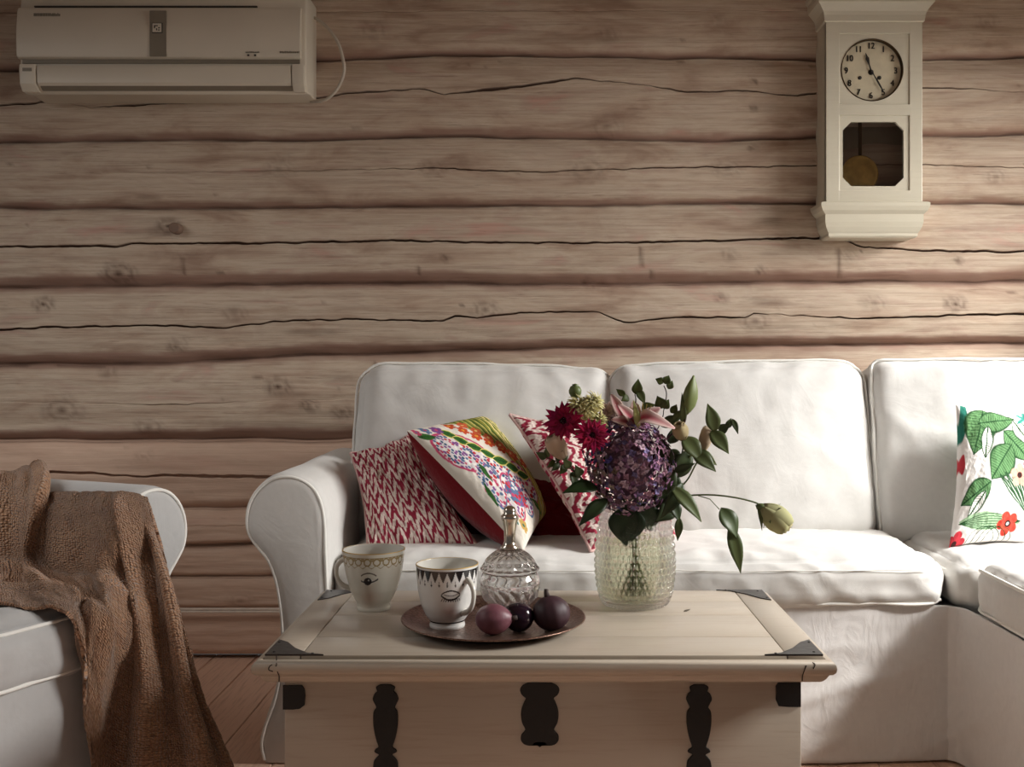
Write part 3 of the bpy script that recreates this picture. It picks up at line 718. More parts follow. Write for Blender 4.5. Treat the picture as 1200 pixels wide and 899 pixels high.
c4.flower(.66, .44, .105, 5, srgb(206, 84, 100), WH, .3, srgb(30, 20, 20)); c4.flower(.53, .54, .085, 5, srgb(232, 170, 150), srgb(70, 40, 36), .9); c4.flower(.74, .66, .10, 5, srgb(204, 80, 96), WH, 1.2, srgb(30, 20, 20))
c4.flower(.46, .88, .095, 5, srgb(218, 74, 60), srgb(40, 24, 24), .5, WH); c4.flower(.03, .99, .09, 5, srgb(200, 60, 70), srgb(60, 30, 30)); c4.ell(.015, .45, .018, .07, srgb(190, 60, 70))
for k in range(4): c4.ring(.25+.05*k, 1.0, .12, .10, .03, DG)
c4.flower(.92, .3, .1, 5, srgb(218, 74, 60), WH); mon(.9, .75, .2, .1, 2.0); mon(.9, .1, .15, .08, .6)
pillow('throw_pillow', (1120, 474, 3.02), (1240, 480, 3.06), (1240, 646, 2.86), (1112, 642, 2.83), .062, c4.c, c4.c,
       'tropical leaf and hibiscus print cushion on the corner seat at right', 8, 400, None, power=.45, wk=.5)

# ------------------------------------------------------------------ trunk table
TX0, TX1, TY0, TY1, TZ = -.541, .533, 1.955, 2.52, .48
tk = empty('storage_trunk', (0, 2.24, 0), 'cream painted wooden trunk with black iron fittings used as coffee table', 'trunk')
def rect(x0, x1, y0, y1, off, z, offb=None):
    offb = off if offb is None else offb
    return [(x0-off, y0-off, z), (x1+off, y0-off, z), (x1+off, y1+offb, z), (x0-off, y1+offb, z)]
b = MB()
prof = [(-.03, .470), (0, .470), (.001, .4735), (.006, .474), (.012, .4715), (.0165, .466), (.018, .459), (.0165, .452), (.012, .447), (.006, .4445), (.004, .441), (.0015, .436), (-.003, .431), (-.008, .4275), (-.016, .425), (-.05, .425)]
lpv = [rect(TX0, TX1, TY0, TY1, o, z) for o, z in prof]
b.loops(lpv, True, True, True)
lid = b.build('lid', M['trunk'], tk, auto=math.radians(40))
b = MB()
for y0, y1 in ((TY0+.004, 2.09), (2.0915, 2.27), (2.2715, 2.40), (2.4015, TY1-.004)):
    b.box(TX0+.072, TX1-.072, y0, y1, .466, TZ, .002)
for x0, x1 in ((TX0+.002, TX0+.0705), (TX1-.0705, TX1-.002)):
    b.box(x0, x1, TY0+.004, TY1-.004, .466, TZ, .002)
b.build('lid_boards', M['trunk'], lid, auto=math.radians(40))
b = MB(); b.box(-.510, .497, 1.995, 2.49, .03, .4245, .003)
b.loops([rect(-.510, .497, 1.995, 2.49, o, z) for o, z in ((.0, .12), (.012, .11), (.014, .10), (.014, .012), (.01, 0))], True, False, True)
b.build('body', M['trunk'], tk, auto=math.radians(40))
# corner brackets
def bracket(cx, cy, sx, sy, L=.112, ly=.105):
    z0, z1 = TZ, TZ+.0022; t = .5
    pts = [(0, 0), (L, 0), (L*.70, ly*.10), (L*.42, ly*.42), (L*.20, ly*.82), (0, ly)]
    lo = [(cx+sx*p[0], cy+sy*p[1], z0-.001) for p in pts]; hi = [(cx+sx*p[0], cy+sy*p[1], z1) for p in pts]
    mb = MB().loops([lo, hi], True, True, True)
    # folded lip on the edge and nail heads
    for q in ((L*.8, ly*.05), (L*.12, ly*.15), (L*.05, ly*.8)):
        mb.lathe([(.003, 0), (.0025, .001), (.001, .0015)], 10, (cx+sx*q[0], cy+sy*q[1], z1))
    return mb.build('corner_bracket', M['blackpaint'], tk, smooth=False)
bracket(TX0+.003, TY0+.004, 1, 1); bracket(TX1-.003, TY0+.004, -1, 1); bracket(TX0+.003, TY1-.004, 1, -1); bracket(TX1-.003, TY1-.004, -1, -1)
def plate(name, prof, cx, y=1.9945, th=.004, mat='iron'):
    d = y; s = d/F
    pr = catmull([(p[0], p[1], 0) for p in prof], len(prof)*5)
    L = []
    for off, yy in ((0, y+.002), (0, y-th*.6), (.7, y-th)):
        L.append([((cx+(w-off)-PX)*s, yy, H-(py-PY)*s) for py, w, _ in pr]+[((cx-(w-off)-PX)*s, yy, H-(py-PY)*s) for py, w, _ in pr[::-1]])
    return L
def stripfill(name, L, parent=tk, mat='iron'):
    mb = MB(); mb.loops(L, True); n = len(L[0])//2; front = L[-1]; f = []
    for i in range(n-1): f.append((i, i+1, 2*n-2-i, 2*n-1-i))
    mb.add(front, f); return mb.build(name, M[mat], parent, smooth=False)
strap = [(802, 6), (805, 11), (810, 10), (813, 13), (819, 15), (824, 13), (829, 11), (834, 14), (846, 14.5), (858, 13), (868, 10.5), (875, 8.5), (878, 12), (881, 13), (884, 8), (888, 11), (893, 14), (905, 14.5), (922, 13), (936, 10), (944, 8), (947, 12), (951, 13), (956, 6), (960, 1)]
lock = [(800, 14), (803, 20), (808, 23), (814, 21), (818, 16.5), (822, 18), (830, 21), (838, 22), (847, 20.5), (854, 17), (857, 18), (861, 21.5), (867, 22), (872, 18), (873, 10), (869, 6), (874, 2), (875, .5)]
for cx in (452, 819): stripfill('hinge_strap', plate('', strap, cx))
lk = stripfill('lock_plate', plate('', lock, 632.5))
for cx, s in ((332, 1), (938, -1)):
    y = 1.9945; k = y/F; mb = MB()
    pts = [(0, 803), (22, 803), (25, 807), (26, 815), (25, 826), (20, 830), (12, 831), (0, 831)] if s > 0 else [(0, 800), (26, 800), (29, 804), (28.5, 812), (29, 820), (26, 827), (15, 828), (0, 828)]
    lo = [((cx+s*a-PX)*k, y+.002, H-(p-PY)*k) for a, p in pts]; hi = [((cx+s*a-PX)*k, y-.004, H-(p-PY)*k) for a, p in pts]
    mb.loops([lo, hi], True, True, True).build('corner_plate', M['iron'], tk, smooth=False)
# old cracks in the lid edge
for pts in ([(324, 768), (324, 779), (323, 781)], [(319, 779), (316, 781), (315, 785), (320, 787)], [(325, 787), (327, 792), (327, 799)], [(951, 776), (955, 779), (953, 784)], [(945, 780), (941, 790), (940, 798)]):
    def yy(py): z = H-(py-PY)/F*1.94; return 1.955-np.interp(z, [.425, .4275, .431, .436, .441, .4445, .447, .452, .459, .466, .4715, .474], [-.016, -.008, -.003, .0015, .004, .006, .012, .0165, .018, .0165, .012, .006])
    MB().tube([W(p[0], p[1], yy(p[1])) for p in catmull([(a, c, 0) for a, c in pts], 12)], .0011, 6).build('edge_crack', M['crack'], lid)

# ------------------------------------------------------------------ tray and things on it
TC = Vector((-.112, 2.185, TZ))
prof = [(.002, .0), (.10, .0), (.140, .001), (.150, .004), (.160, .009), (.180, .014), (.194, .0165), (.1965, .0185), (.195, .0205), (.192, .019), (.178, .0165), (.160, .012), (.150, .0075), (.140, .004), (.10, .003), (.002, .003)]
tr = MB().lathe(prof, 120, TC).build('serving_tray', M['tray']); tag(tr, 'round engraved bronze serving tray on the trunk lid', 'tray')
TB = TZ+.0032

def mug(name, base, r0, r1, h, paint, label, hang, prof=None, handle=(.2, .85), hsz=.5):
    root = empty(name, base, label, 'cup')
    nu, nv = 300, 160; th = np.linspace(0, 2*PI, nu, endpoint=False)
    t = np.linspace(0, 1, nv)
    rr = r1*np.interp(t, [0, .03, .07, .12, .2, .35, .6, .85, 1.0], prof)
    for _ in range(6): rr[1:-1] = (rr[:-2]+rr[1:-1]*2+rr[2:])/4
    P = np.zeros((nu, nv, 3)); P[..., 0] = base[0]+np.cos(th)[:, None]*rr; P[..., 1] = base[1]+np.sin(th)[:, None]*rr; P[..., 2] = base[2]+t*h
    # angle measured from the side facing the camera, positive to the right
    view = math.atan2(-base[1], -base[0]); a = (th-view+PI) % (2*PI)-PI
    S = a[:, None]*rr*1.0; Z = (t*h)[None, :]+0*S
    cols = paint(S, Z, h)
    body = gridobj('body', P, M['ceramic'], root, cols=cols, closed_u=True)
    ri = r1*.955
    MB().lathe([(r1*.985, h), (r1*.972, h+.0012), (ri, h-.001), (ri*.98, h*.8), (ri*.80, h*.4), (r0*.6, h*.16), (.002, h*.08)], 96, base, (.72, .70, .64), False, True).build('inside', M['ceramic'], body)
    MB().lathe([(rr[0], 0), (r0*.5, .002), (.001, .002)], 48, base, (.7, .68, .62), False, True).build('foot', M['ceramic'], body)
    MB().tube([(base[0]+r1*.983*math.cos(q), base[1]+r1*.983*math.sin(q), base[2]+h) for q in np.linspace(0, 2*PI, 97)], .0014, 6, cap=False).build('gold_rim', M['brass'], root)
    hx, hy = math.cos(hang), math.sin(hang); pts = []
    for q in np.linspace(0, 1, 26):
        k = PI*q; ra = np.interp(handle[1]-(handle[1]-handle[0])*q, t, rr)
        out = ra-.004+math.sin(k)**.8*r1*hsz; z = h*(handle[1]+(handle[0]-handle[1])*(q-.07*math.sin(2*k)))
        pts.append((base[0]+hx*out, base[1]+hy*out, base[2]+z))
    MB().tube(pts, [.0065-.0015*math.sin(PI*q) for q in np.linspace(0, 1, 26)], 12, (.72, .69, .62)).build('handle', M['ceramic'], root)
    return root
def mix3(c, m, col): m = np.clip(m, 0, 1)[..., None]; return c*(1-m)+np.array(col)*m
def paint_eye(S, Z, h):
    c = np.zeros(S.shape+(3,))+np.array((.66, .63, .54)); k = 2.29/F
    x = S/k; y = (h-Z)/k                                        # in small units ~ photo pixels from the rim
    g = (.30, .22, .09)
    sc = (np.abs(((x/9.0) % 1)-.5)*2)
    c = mix3(c, ((np.hypot(((x+2) % 11)-5.5, (y-9.5)) < 4.6)*(np.hypot(((x+2) % 11)-5.5, (y-9.5)) > 3.0))*1.0, g)
    c = mix3(c, ((np.hypot(((x-3.5) % 11)-5.5, (y-6.5)) < 2.4))*.9, g); c = mix3(c, (np.abs(y-4.6) < .5)*1.0, g); c = mix3(c, (np.abs(y-15+1.5*np.sin(x*.6)) < .55)*.8, g)
    ex, ey = x+6, y-32
    c = mix3(c, (np.abs(ey)*1.9 < (9-np.abs(ex)))*(np.abs(ex) < 9)*.75, (.8, .78, .72)); c = mix3(c, (np.hypot(ex+1, ey) < 4.6)*1.0, (.012, .012, .018)); c = mix3(c, (np.hypot(ex-.2, ey+1.4) < 1.0)*1.0, (.7, .7, .7))
    c = mix3(c, (np.abs(ey-1.5+.06*(ex+1)**2*.5) < 1.0)*(np.abs(ex-1) < 10)*.9, (.015, .015, .02))
    c = mix3(c, (np.abs(ey+10-.04*ex**2) < .8)*(np.abs(ex) < 9)*.9, (.06, .04, .03))
    c = mix3(c, .35*np.exp(-((x+5)**2+(y-52)**2)/130), (.62, .30, .20))
    return c
def paint_crown(S, Z, h):
    c = np.zeros(S.shape+(3,))+np.array((.74, .73, .70)); k = 2.14/F; x = S/k; y = (h-Z)/k; K = (.012, .012, .014)
    p = 9.6; f = np.abs((x % p)/p-.5)*2
    c = mix3(c, ((y > 3.2)*(y < 3.2+13*(1-f)**.8))*1.0, K); c = mix3(c, (np.abs(y-3.4) < .7)*1.0, K)
    f2 = np.abs(((x+p/2) % p)-p/2); c = mix3(c, (np.hypot(f2, (y-19)) < 1.1)*1.0, K); c = mix3(c, ((f2 < .45)*(y > 14)*(y < 21))*.8, K)
    ex, ey = x-4, y-30
    c = mix3(c, (np.abs(ey-6+.045*ex**2) < 1.1)*(np.abs(ex) < 11)*1.0, K)                         # lower closed lid, lashes
    c = mix3(c, (np.abs(ey+5-.035*ex**2) < .9)*(np.abs(ex) < 11)*1.0, K)
    c = mix3(c, (np.abs(ey-1+.03*ex**2) < .6)*(np.abs(ex) < 8)*.8, (.1, .08, .08))
    for q in range(-4, 5): c = mix3(c, (np.abs(ex-q*2.6-(ey-6)*q*.12) < .5)*(ey > 4)*(ey < 8.5-.05*q*q)*1.0, K)
    c = mix3(c, .55*np.exp(-((x-3)**2+(y-50)**2)/75), (.60, .36, .32))
    c = mix3(c, (np.abs(y-(h/k-8)) < 1.0)*1.0, K)
    return c
mp = W(433, 716, 2.345); mug('mug', Vector((W(438, 716, 2.33).x, 2.33, TZ+.0006)), .038, .071, .135, paint_eye, 'tall cream mug with painted open eye and gold rim pattern', PI+.25, [.53, .54, .52, .54, .63, .76, .89, .97, 1], handle=(.36, .86), hsz=.34)
mp = W(525, 730, 2.16); mug('teacup', Vector((-.209, 2.165, TB)), .040, .066, .132, paint_crown, 'white teacup with black pointed crown rim and closed eye, on the tray', -.78, [.56, .58, .55, .58, .70, .83, .94, .985, 1], handle=(.26, .82), hsz=.42)

# crystal sugar bowl
def crystal(base):
    root = empty('sugar_bowl', base, 'cut crystal sugar bowl with domed lid and tall silver knob', 'bowl')
    def cut(r0, prof, name, fn, par):
        nu, nv = 288, 110; th = np.linspace(0, 2*PI, nu, endpoint=False)[:, None]; t = np.linspace(0, 1, nv)[None, :]
        pr = catmull([(a, z, 0) for a, z in prof], nv); R = pr[:, 0][None, :]; Z = pr[:, 1][None, :]
        R = R+fn(th, t)*np.clip(R/.04, 0, 1); P = np.stack([base[0]+R*np.cos(th), base[1]+R*np.sin(th), base[2]+Z+0*th], -1)
        ob = gridobj(name, P, M['crystal'], par, closed_u=True); return ob
    def f1(th, t): return -.0060*np.abs(np.sin(th*8+t*15))**.8*sst(.12, .25, t)*(1-sst(.82, .9, t))-.0025*np.abs(np.sin(th*8-t*9))*sst(.12, .25, t)*(1-sst(.82, .9, t))+.001*np.cos(th*24)*(1-sst(.05, .15, t))
    body = cut(0, [(.001, .0), (.030, .0), (.036, .004), (.034, .010), (.046, .022), (.063, .042), (.068, .062), (.066, .080), (.060, .094), (.056, .098), (.052, .094), (.058, .078), (.060, .062), (.054, .042), (.036, .024), (.001, .018)], 'bowl', lambda th, t: f1(th, t*2)*(t < .55), root)
    lid = cut(0, [(.058, .099), (.064, .101), (.065, .105), (.060, .112), (.050, .128), (.034, .141), (.016, .149), (.012, .152)], 'lid', lambda th, t: -.0055*np.abs(np.sin(th*9))*(np.abs(np.sin(t*12)))*sst(.2, .35, t)*(1-sst(.75, .9, t)), root)
    MB().lathe([(.020, .147), (.021, .151), (.015, .156), (.0125, .164), (.0130, .185), (.0165, .205), (.0195, .213), (.0195, .219), (.0165, .222), (.0135, .225), (.0140, .232), (.0115, .238), (.005, .2415), (.0005, .242)], 40, base).build('knob', M['silver'], lid)
    return root
crystal(Vector((-.080, 2.255, TB)))
def fruit(name, label, px, py, r, sy, mat, stemdir, squash=.92, D=2.1, elong=1.0, yaw=0, cat='fruit'):
    c = W(px, py, D); c.z = TB+r*squash*.985
    root = empty(name, (c.x, c.y, TB), label, cat)
    nu, nv = 64, 40; th = np.linspace(0, 2*PI, nu, endpoint=False)[:, None]; ph = np.linspace(-PI/2+.01, PI/2-.01, nv)[None, :]
    R = r*np.cos(ph)*(1+.04*np.cos(2*th)+.012*np.sin(th*9)*np.cos(ph)); Zl = r*np.sin(ph)*elong+.12*r*np.exp(-((ph-PI/2)/.45)**2)*(elong > 1.02)
    ax = Vector(stemdir).normalized(); q = Vector((0, 0, 1)).rotation_difference(ax).to_matrix()
    P = np.stack([R*np.cos(th), R*np.sin(th), Zl+0*th], -1)@np.array(q).T
    P[..., 2] *= squash; P = P+np.array(c)
    P[..., 2] += TB-P[..., 2].min()
    gridobj('skin', P, M[mat], root, closed_u=True)
    s0 = Vector(c)+ax*r*elong*1.0; MB().tube([s0-ax*.004, s0+ax*.006, s0+ax*.012+Vector((.002, 0, .001))], [.0065, .005, .0045], 8).build('stem', M['figstem'], root)
    return root
fruit('fig', 'reddish purple fig lying on its side beside the white teacup', 578, 728, .0325, 1, 'fig1', (.95, -.2, .12), .92, 2.10, 1.14)
fruit('plum', 'glossy black plum between the two figs on the tray', 608, 724, .030, 1, 'fig2', (-.7, -.1, .5), .95, 2.12, 1.05)
fruit('fig', 'large dark fig with upright stem, rightmost fruit on the tray', 646, 720, .038, 1, 'fig3', (-.25, .1, 1), .92, 2.13, 1.02)

# ------------------------------------------------------------------ vase
VB = Vector((.206, 2.375, TZ+.0006))
vs = empty('glass_vase', VB, 'clear glass vase with bobbled surface holding the bouquet', 'vase')
nu, nv = 560, 260; th = np.linspace(0, 2*PI, nu, endpoint=False)[:, None]; t = np.linspace(0, 1, nv)[None, :]
vp = catmull([(.066, .0, 0), (.074, .006, 0), (.083, .03, 0), (.089, .07, 0), (.090, .11, 0), (.086, .16, 0), (.079, .20, 0), (.075, .225, 0), (.0755, .236, 0)], nv)
R = vp[:, 0][None, :]; Z = vp[:, 1][None, :]
row = t*22; ri = np.floor(row); fr = row-ri-.5; ca = (th*46/(2*PI)+.5*(ri % 2)) % 1-.5
hob = np.clip(1-(np.hypot(fr, ca)/.50)**2, 0, 1)
R2 = R+.0050*hob*sst(.02, .06, t)*(1-sst(.93, .96, t))
P = np.stack([VB.x+R2*np.cos(th), VB.y+R2*np.sin(th), VB.z+Z+0*th], -1)
vo = gridobj('outer_wall', P, M['glass'], vs, closed_u=True)
MB().lathe([(.0755, .236), (.0745, .2375), (.072, .236), (.0715, .22), (.082, .16), (.086, .11), (.085, .07), (.079, .03), (.070, .014), (.001, .012)], 96, VB, None, False, True).build('inner_wall', M['glass'], vs)
MB().lathe([(.066, .0), (.03, .002), (.001, .002)], 96, VB, None, False, True).build('base', M['glass'], vs)
MB().lathe([(.001, .0145), (.068, .0155), (.077, .03), (.083, .07), (.084, .11), (.081, .15), (.001, .15)], 64, VB, None, True, True).build('water', M['water'], vs)

# ------------------------------------------------------------------ flowers
GRN = [srgb(92, 104, 64), srgb(72, 86, 52), srgb(108, 118, 76), srgb(58, 72, 44)]
def jitter(c, k=.15): f = 1+random.uniform(-k, k); return tuple(min(1, x*f) for x in c)
def leafmesh(mb, base, tip, w, col, bend=.12, nrm=(0, -1, .3), fold=.25, twist=0, n=12):
    base, tip = Vector(base), Vector(tip); ax = tip-base; L = ax.length; ax.normalize()
    nn = Vector(nrm); nn = (nn-ax*nn.dot(ax)).normalized(); sd = ax.cross(nn)
    V = []; Fc = []; cc = []
    for i in range(n+1):
        t = i/n; hw = w*math.sin(PI*min(1, t**.75*.97+.015))**1.15; a = twist*t
        s2 = sd*math.cos(a)+nn*math.sin(a); n2 = nn*math.cos(a)-sd*math.sin(a)
        c = base+ax*(L*t)+nn*(bend*L*math.sin(PI*t))
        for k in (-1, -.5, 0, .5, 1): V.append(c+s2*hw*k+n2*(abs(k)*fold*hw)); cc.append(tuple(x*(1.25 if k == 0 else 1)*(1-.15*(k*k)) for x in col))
    for i in range(n):
        for k in range(4): a0 = i*5+k; Fc.append((a0, a0+1, a0+6, a0+5))
    mb.add(V, Fc, cc)
def solid(o, t=.0012): m = o.modifiers.new('t', 'SOLIDIFY'); m.thickness = t; m.offset = 0; return o
def stem(root, pts, r=.0022, col=None, name='stem', end=None):
    """stem through photo points then down into the vase"""
    P = [Vector(p) for p in pts]
    if end is not None:
        P += [VB+Vector((end[0]*.6, end[1]*.6, .235)), VB+Vector((-end[0]*.5, -end[1]*.5, .02))]
    cv = catmull([tuple(p) for p in P], 8*len(P))
    return MB().tube(cv.tolist(), r, 8, col or jitter(GRN[0])).build(name, M['leaf'], root)
def leafpart(root, b_, t_, w, col=None, **kw):
    mb = MB(); leafmesh(mb, W(*b_), W(*t_), w*(b_[2]/F), jitter(col or random.choice(GRN)), **kw); return solid(mb.build('leaf', M['leaf'], root))
def flower(name, head, label): return empty(name, (VB.x+random.uniform(-.02, .02), VB.y+random.uniform(-.02, .02), TZ+.02), label, 'plant' if name in ('leafy_branch', 'eucalyptus_sprig') else 'flower')

def gerbera(px, py, D, r, face, label, seed):
    rnd = random.Random(seed); c = W(px, py, D); rt = flower('gerbera', c, label); R = r*D/F
    nrm = Vector(face).normalized(); q = Vector((0, 0, 1)).rotation_difference(nrm).to_matrix()
    mb = MB()
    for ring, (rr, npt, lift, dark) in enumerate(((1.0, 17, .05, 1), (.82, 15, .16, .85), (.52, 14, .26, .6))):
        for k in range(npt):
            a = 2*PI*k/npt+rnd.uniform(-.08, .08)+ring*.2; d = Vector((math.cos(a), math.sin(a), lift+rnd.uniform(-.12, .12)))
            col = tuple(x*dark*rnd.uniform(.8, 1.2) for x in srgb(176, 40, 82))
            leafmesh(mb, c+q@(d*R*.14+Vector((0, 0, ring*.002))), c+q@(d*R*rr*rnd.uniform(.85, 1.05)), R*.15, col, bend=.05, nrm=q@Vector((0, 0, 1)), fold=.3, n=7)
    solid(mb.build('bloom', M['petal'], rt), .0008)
    m2 = MB()
    for k in range(90):
        a = k*2.4; rr = R*.27*math.sqrt(k/90); p = c+q@Vector((rr*math.cos(a), rr*math.sin(a), R*.13*(1-(k/90)**2)))
        m2.lathe([(R*.028, -.001), (R*.026, R*.03), (.0002, R*.045)], 6, p, jitter(srgb(46, 14, 26) if k < 50 else srgb(150, 96, 84), .3))
    m2.build('flower_center', M['petal'], rt)
    stem(rt, [c, c-nrm*.03, VB+Vector((-.05, 0, .30))], .0025, None, 'stem', ((c.x-VB.x)*.4, -.02))
    return rt
gerbera(661, 494, 2.26, 27, (-.35, -1, .35), 'magenta gerbera with open center, upper left of the bouquet', 1)
gerbera(694, 510, 2.24, 23, (.05, -1, .15), 'dark crimson gerbera with black center, below the cream chrysanthemum', 2)
# chrysanthemum
def mum(px, py, D, r, label):
    c = W(px, py, D); rt = flower('chrysanthemum', c, label); R = r*D/F; mb = MB(); rnd = random.Random(4)
    for off in ((0, 0, 0), (.9, .1, -.9), (-.55, .1, .3), (.5, 0, .55)):
        cc = c+Vector(off)*R*.62
        for k in range(70):
            z = 1-2*(k+.5)/70; a = k*2.4; d = Vector((math.sqrt(1-z*z)*math.cos(a), -abs(z) if z > -.4 else z*.3, math.sqrt(1-z*z)*math.sin(a)))
            leafmesh(mb, cc+d*R*.12, cc+d*R*rnd.uniform(.5, .68), R*.10, jitter(srgb(238, 232, 178), .10), bend=.25, nrm=Vector((d.z, -.4, .6)), n=4)
    solid(mb.build('bloom', M['petal'], rt), .0008); stem(rt, [c+Vector((0, .02, 0)), VB+Vector((-.04, 0, .30))], .0022, None, 'stem', (-.04, -.03)); return rt
mum(686, 482, 2.27, 25, 'cream yellow chrysanthemum between the gerberas and the lily')
# seed pod
c = W(674, 459, 2.30); rt = flower('poppy_pod', c, 'round green poppy seed pod, highest at the left of the bouquet')
MB().lathe([(.0005, -.016), (.008, -.014), (.014, -.004), (.0145, .003), (.011, .011), (.006, .014), (.008, .016), (.0005, .018)], 24, c, srgb(108, 122, 72)).build('pod', M['leaf'], rt)
stem(rt, [c+Vector((0, 0, -.014)), W(680, 490, 2.34), VB+Vector((-.03, .02, .29))], .0016, None, 'stem', (-.03, .03))
# calla / pale rose petal flower at left
def rosebud(px, py, D, L, w, dirv, cols, label, name='rose_bud', stempts=(), end=(0, 0), sepals=True, nl=5):
    c = W(px, py, D); rt = flower(name, c, label); ax = Vector(dirv).normalized(); k = D/F; L *= k; w *= k; q = Vector((0, 0, 1)).rotation_difference(ax).to_matrix()
    mb = MB(); rnd = random.Random(int(px))
    for lay in range(3):
        for j in range(nl):
            a0 = 2*PI*j/nl+lay*.6; V = []; Fc = []; cc = []; nu_, nv_ = 7, 9; wr_ = w*(1-.22*lay)
            for i in range(nu_):
                for jj in range(nv_):
                    t = jj/(nv_-1); s = (i/(nu_-1)-.5); a = a0+s*2*PI/nl*1.5
                    r_ = wr_*(math.sin(PI*min(.93, (t*.72+.10)))**.8)*(1+.10*t*(1-2*abs(s)))+(.0025*rnd.random() if t > .8 else 0)
                    z = L*(t*(1-.10*(2*s)**2)-.05)*(1+.03*lay)
                    V.append(c+q@Vector((r_*math.cos(a), r_*math.sin(a), z))); f = .8+.25*t; cc.append(tuple(min(1, x*f) for x in cols[lay % len(cols)]))
            for i in range(nu_-1):
                for jj in range(nv_-1): a1 = i*nv_+jj; Fc.append((a1, a1+1, a1+nv_+1, a1+nv_))
            mb.add(V, Fc, cc)
    solid(mb.build('bloom', M['petal'], rt), .001)
    if sepals:
        m2 = MB()
        for j in range(5):
            a = 2*PI*j/5; d = q@Vector((math.cos(a), math.sin(a), 0)); leafmesh(m2, c-ax*L*.08, c+ax*L*.38+d*w*1.25, w*.3, jitter(GRN[0]), bend=-.15, nrm=d, n=6)
        m2.lathe([(.0005, -.006), (w*.35, -.004), (w*.45, .004), (w*.2, .008)], 12, c-ax*L*.06, GRN[0])
        solid(m2.build('sepals', M['leaf'], rt), .0008)
    stem(rt, [c-ax*L*.08]+[W(*p) for p in stempts], .0020, None, 'stem', end)
    return rt
rosebud(660, 535, 2.27, 30, 11, (-.5, -.25, .8), [srgb(214, 186, 160), srgb(222, 198, 176)], 'pale peach rose bud below the magenta gerbera', 'rose_bud', [(690, 570, 2.33)], (-.05, -.02), True, 4)
rz = rosebud(894, 596, 2.30, 38, 15, (.85, -.1, -.62), [srgb(188, 186, 140), srgb(204, 194, 152), srgb(206, 196, 158)], 'drooping greenish cream rose bud hanging far right of the vase', 'rose_bud',
             [(885, 589, 2.30), (860, 583, 2.30), (830, 580, 2.31), (800, 582, 2.33), (780, 590, 2.35)], (.04, 0))
MB().tube([W(818, 581, 2.31), W(832, 585, 2.29), W(843, 597, 2.28)], .0012, 6, GRN[0]).build('stem', M['leaf'], rz)
leafpart(rz, (845, 595, 2.28), (864, 632, 2.27), 12, GRN[1], twist=.8, bend=.1); leafpart(rz, (855, 615, 2.28), (868, 672, 2.27), 8.5, GRN[0], bend=.08)
leafpart(rz, (888, 590, 2.30), (893, 622, 2.29), 2.5, GRN[0])
# lily: striped pink petals
c = W(748, 492, 2.30); rt = flower('lily', c, 'pink and white striped lily opening above the purple hydrangea'); mb = MB()
def lilypetal(b_, t_, w, bend, tw=0, nrm=(0, -1, .5)):
    base, tip = W(*b_), W(*t_); ax = tip-base; L = ax.length; ax.normalize(); nn = Vector(nrm); nn = (nn-ax*nn.dot(ax)).normalized(); sd = ax.cross(nn); V = []; Fc = []; cc = []; n_ = 14; w *= b_[2]/F
    for i in range(n_+1):
        t = i/n_; hw = w*math.sin(PI*min(1, t*.93+.05))**.7; cpt = base+ax*L*t+nn*(L*bend*math.sin(PI*t))-nn*(L*.3*max(0, t-.6)**2*4*tw)
        for k in np.linspace(-1, 1, 9):
            V.append(cpt+sd*hw*k+nn*(abs(k)*.35*hw)); pk = np.array(srgb(176, 62, 84)); wh = np.array(srgb(228, 204, 196)); m = min(1, max(0, 1.25-1.6*abs(k)))*(.5+.5*math.sin(PI*min(1, t+.1))); cc.append(tuple(wh*(1-m)+pk*m))
    for i in range(n_):
        for k in range(8): a0 = i*9+k; Fc.append((a0, a0+1, a0+10, a0+9))
    mb.add(V, Fc, cc)
lilypetal((748, 502, 2.30), (724, 474, 2.27), 7, .1); lilypetal((748, 500, 2.30), (742, 470, 2.32), 7, .1); lilypetal((750, 500, 2.30), (786, 498, 2.24), 9, .45, 1); lilypetal((748, 500, 2.30), (716, 492, 2.26), 7, .1)
lilypetal((750, 498, 2.31), (774, 478, 2.29), 8, .25); lilypetal((735, 500, 2.28), (716, 462, 2.30), 7, .05)
solid(mb.build('bloom', M['petal'], rt), .0008)
m2 = MB()
for k in range(6): m2.tube(catmull([tuple(W(748, 496, 2.29)), tuple(W(744+k*3, 482, 2.26)), tuple(W(738+k*5, 472+abs(k-3)*2, 2.24))], 8).tolist(), .0009, 5, srgb(190, 170, 100))
m2.build('stamens', M['petal'], rt); leafpart(rt, (748, 502, 2.27), (742, 468, 2.25), 4, srgb(176, 178, 116)); stem(rt, [c, W(745, 540, 2.40)], .0025, None, 'stem', (0, .03))
# pale petals beside the lily
c = W(712, 482, 2.30); rt = flower('lisianthus', c, 'small pale pink ruffled blossom left of the lily'); mb = MB()
for k in range(9):
    a = 2*PI*k/9; d = Vector((math.cos(a), -.5, math.sin(a))); leafmesh(mb, c, c+d*.024, .010, jitter(srgb(206, 178, 172), .1), bend=.2, nrm=(0, -1, .2), n=6)
solid(mb.build('bloom', M['petal'], rt), .0008); stem(rt, [c+Vector((0, .005, -.005)), W(720, 540, 2.42)], .0018, None, 'stem', (-.02, .04))
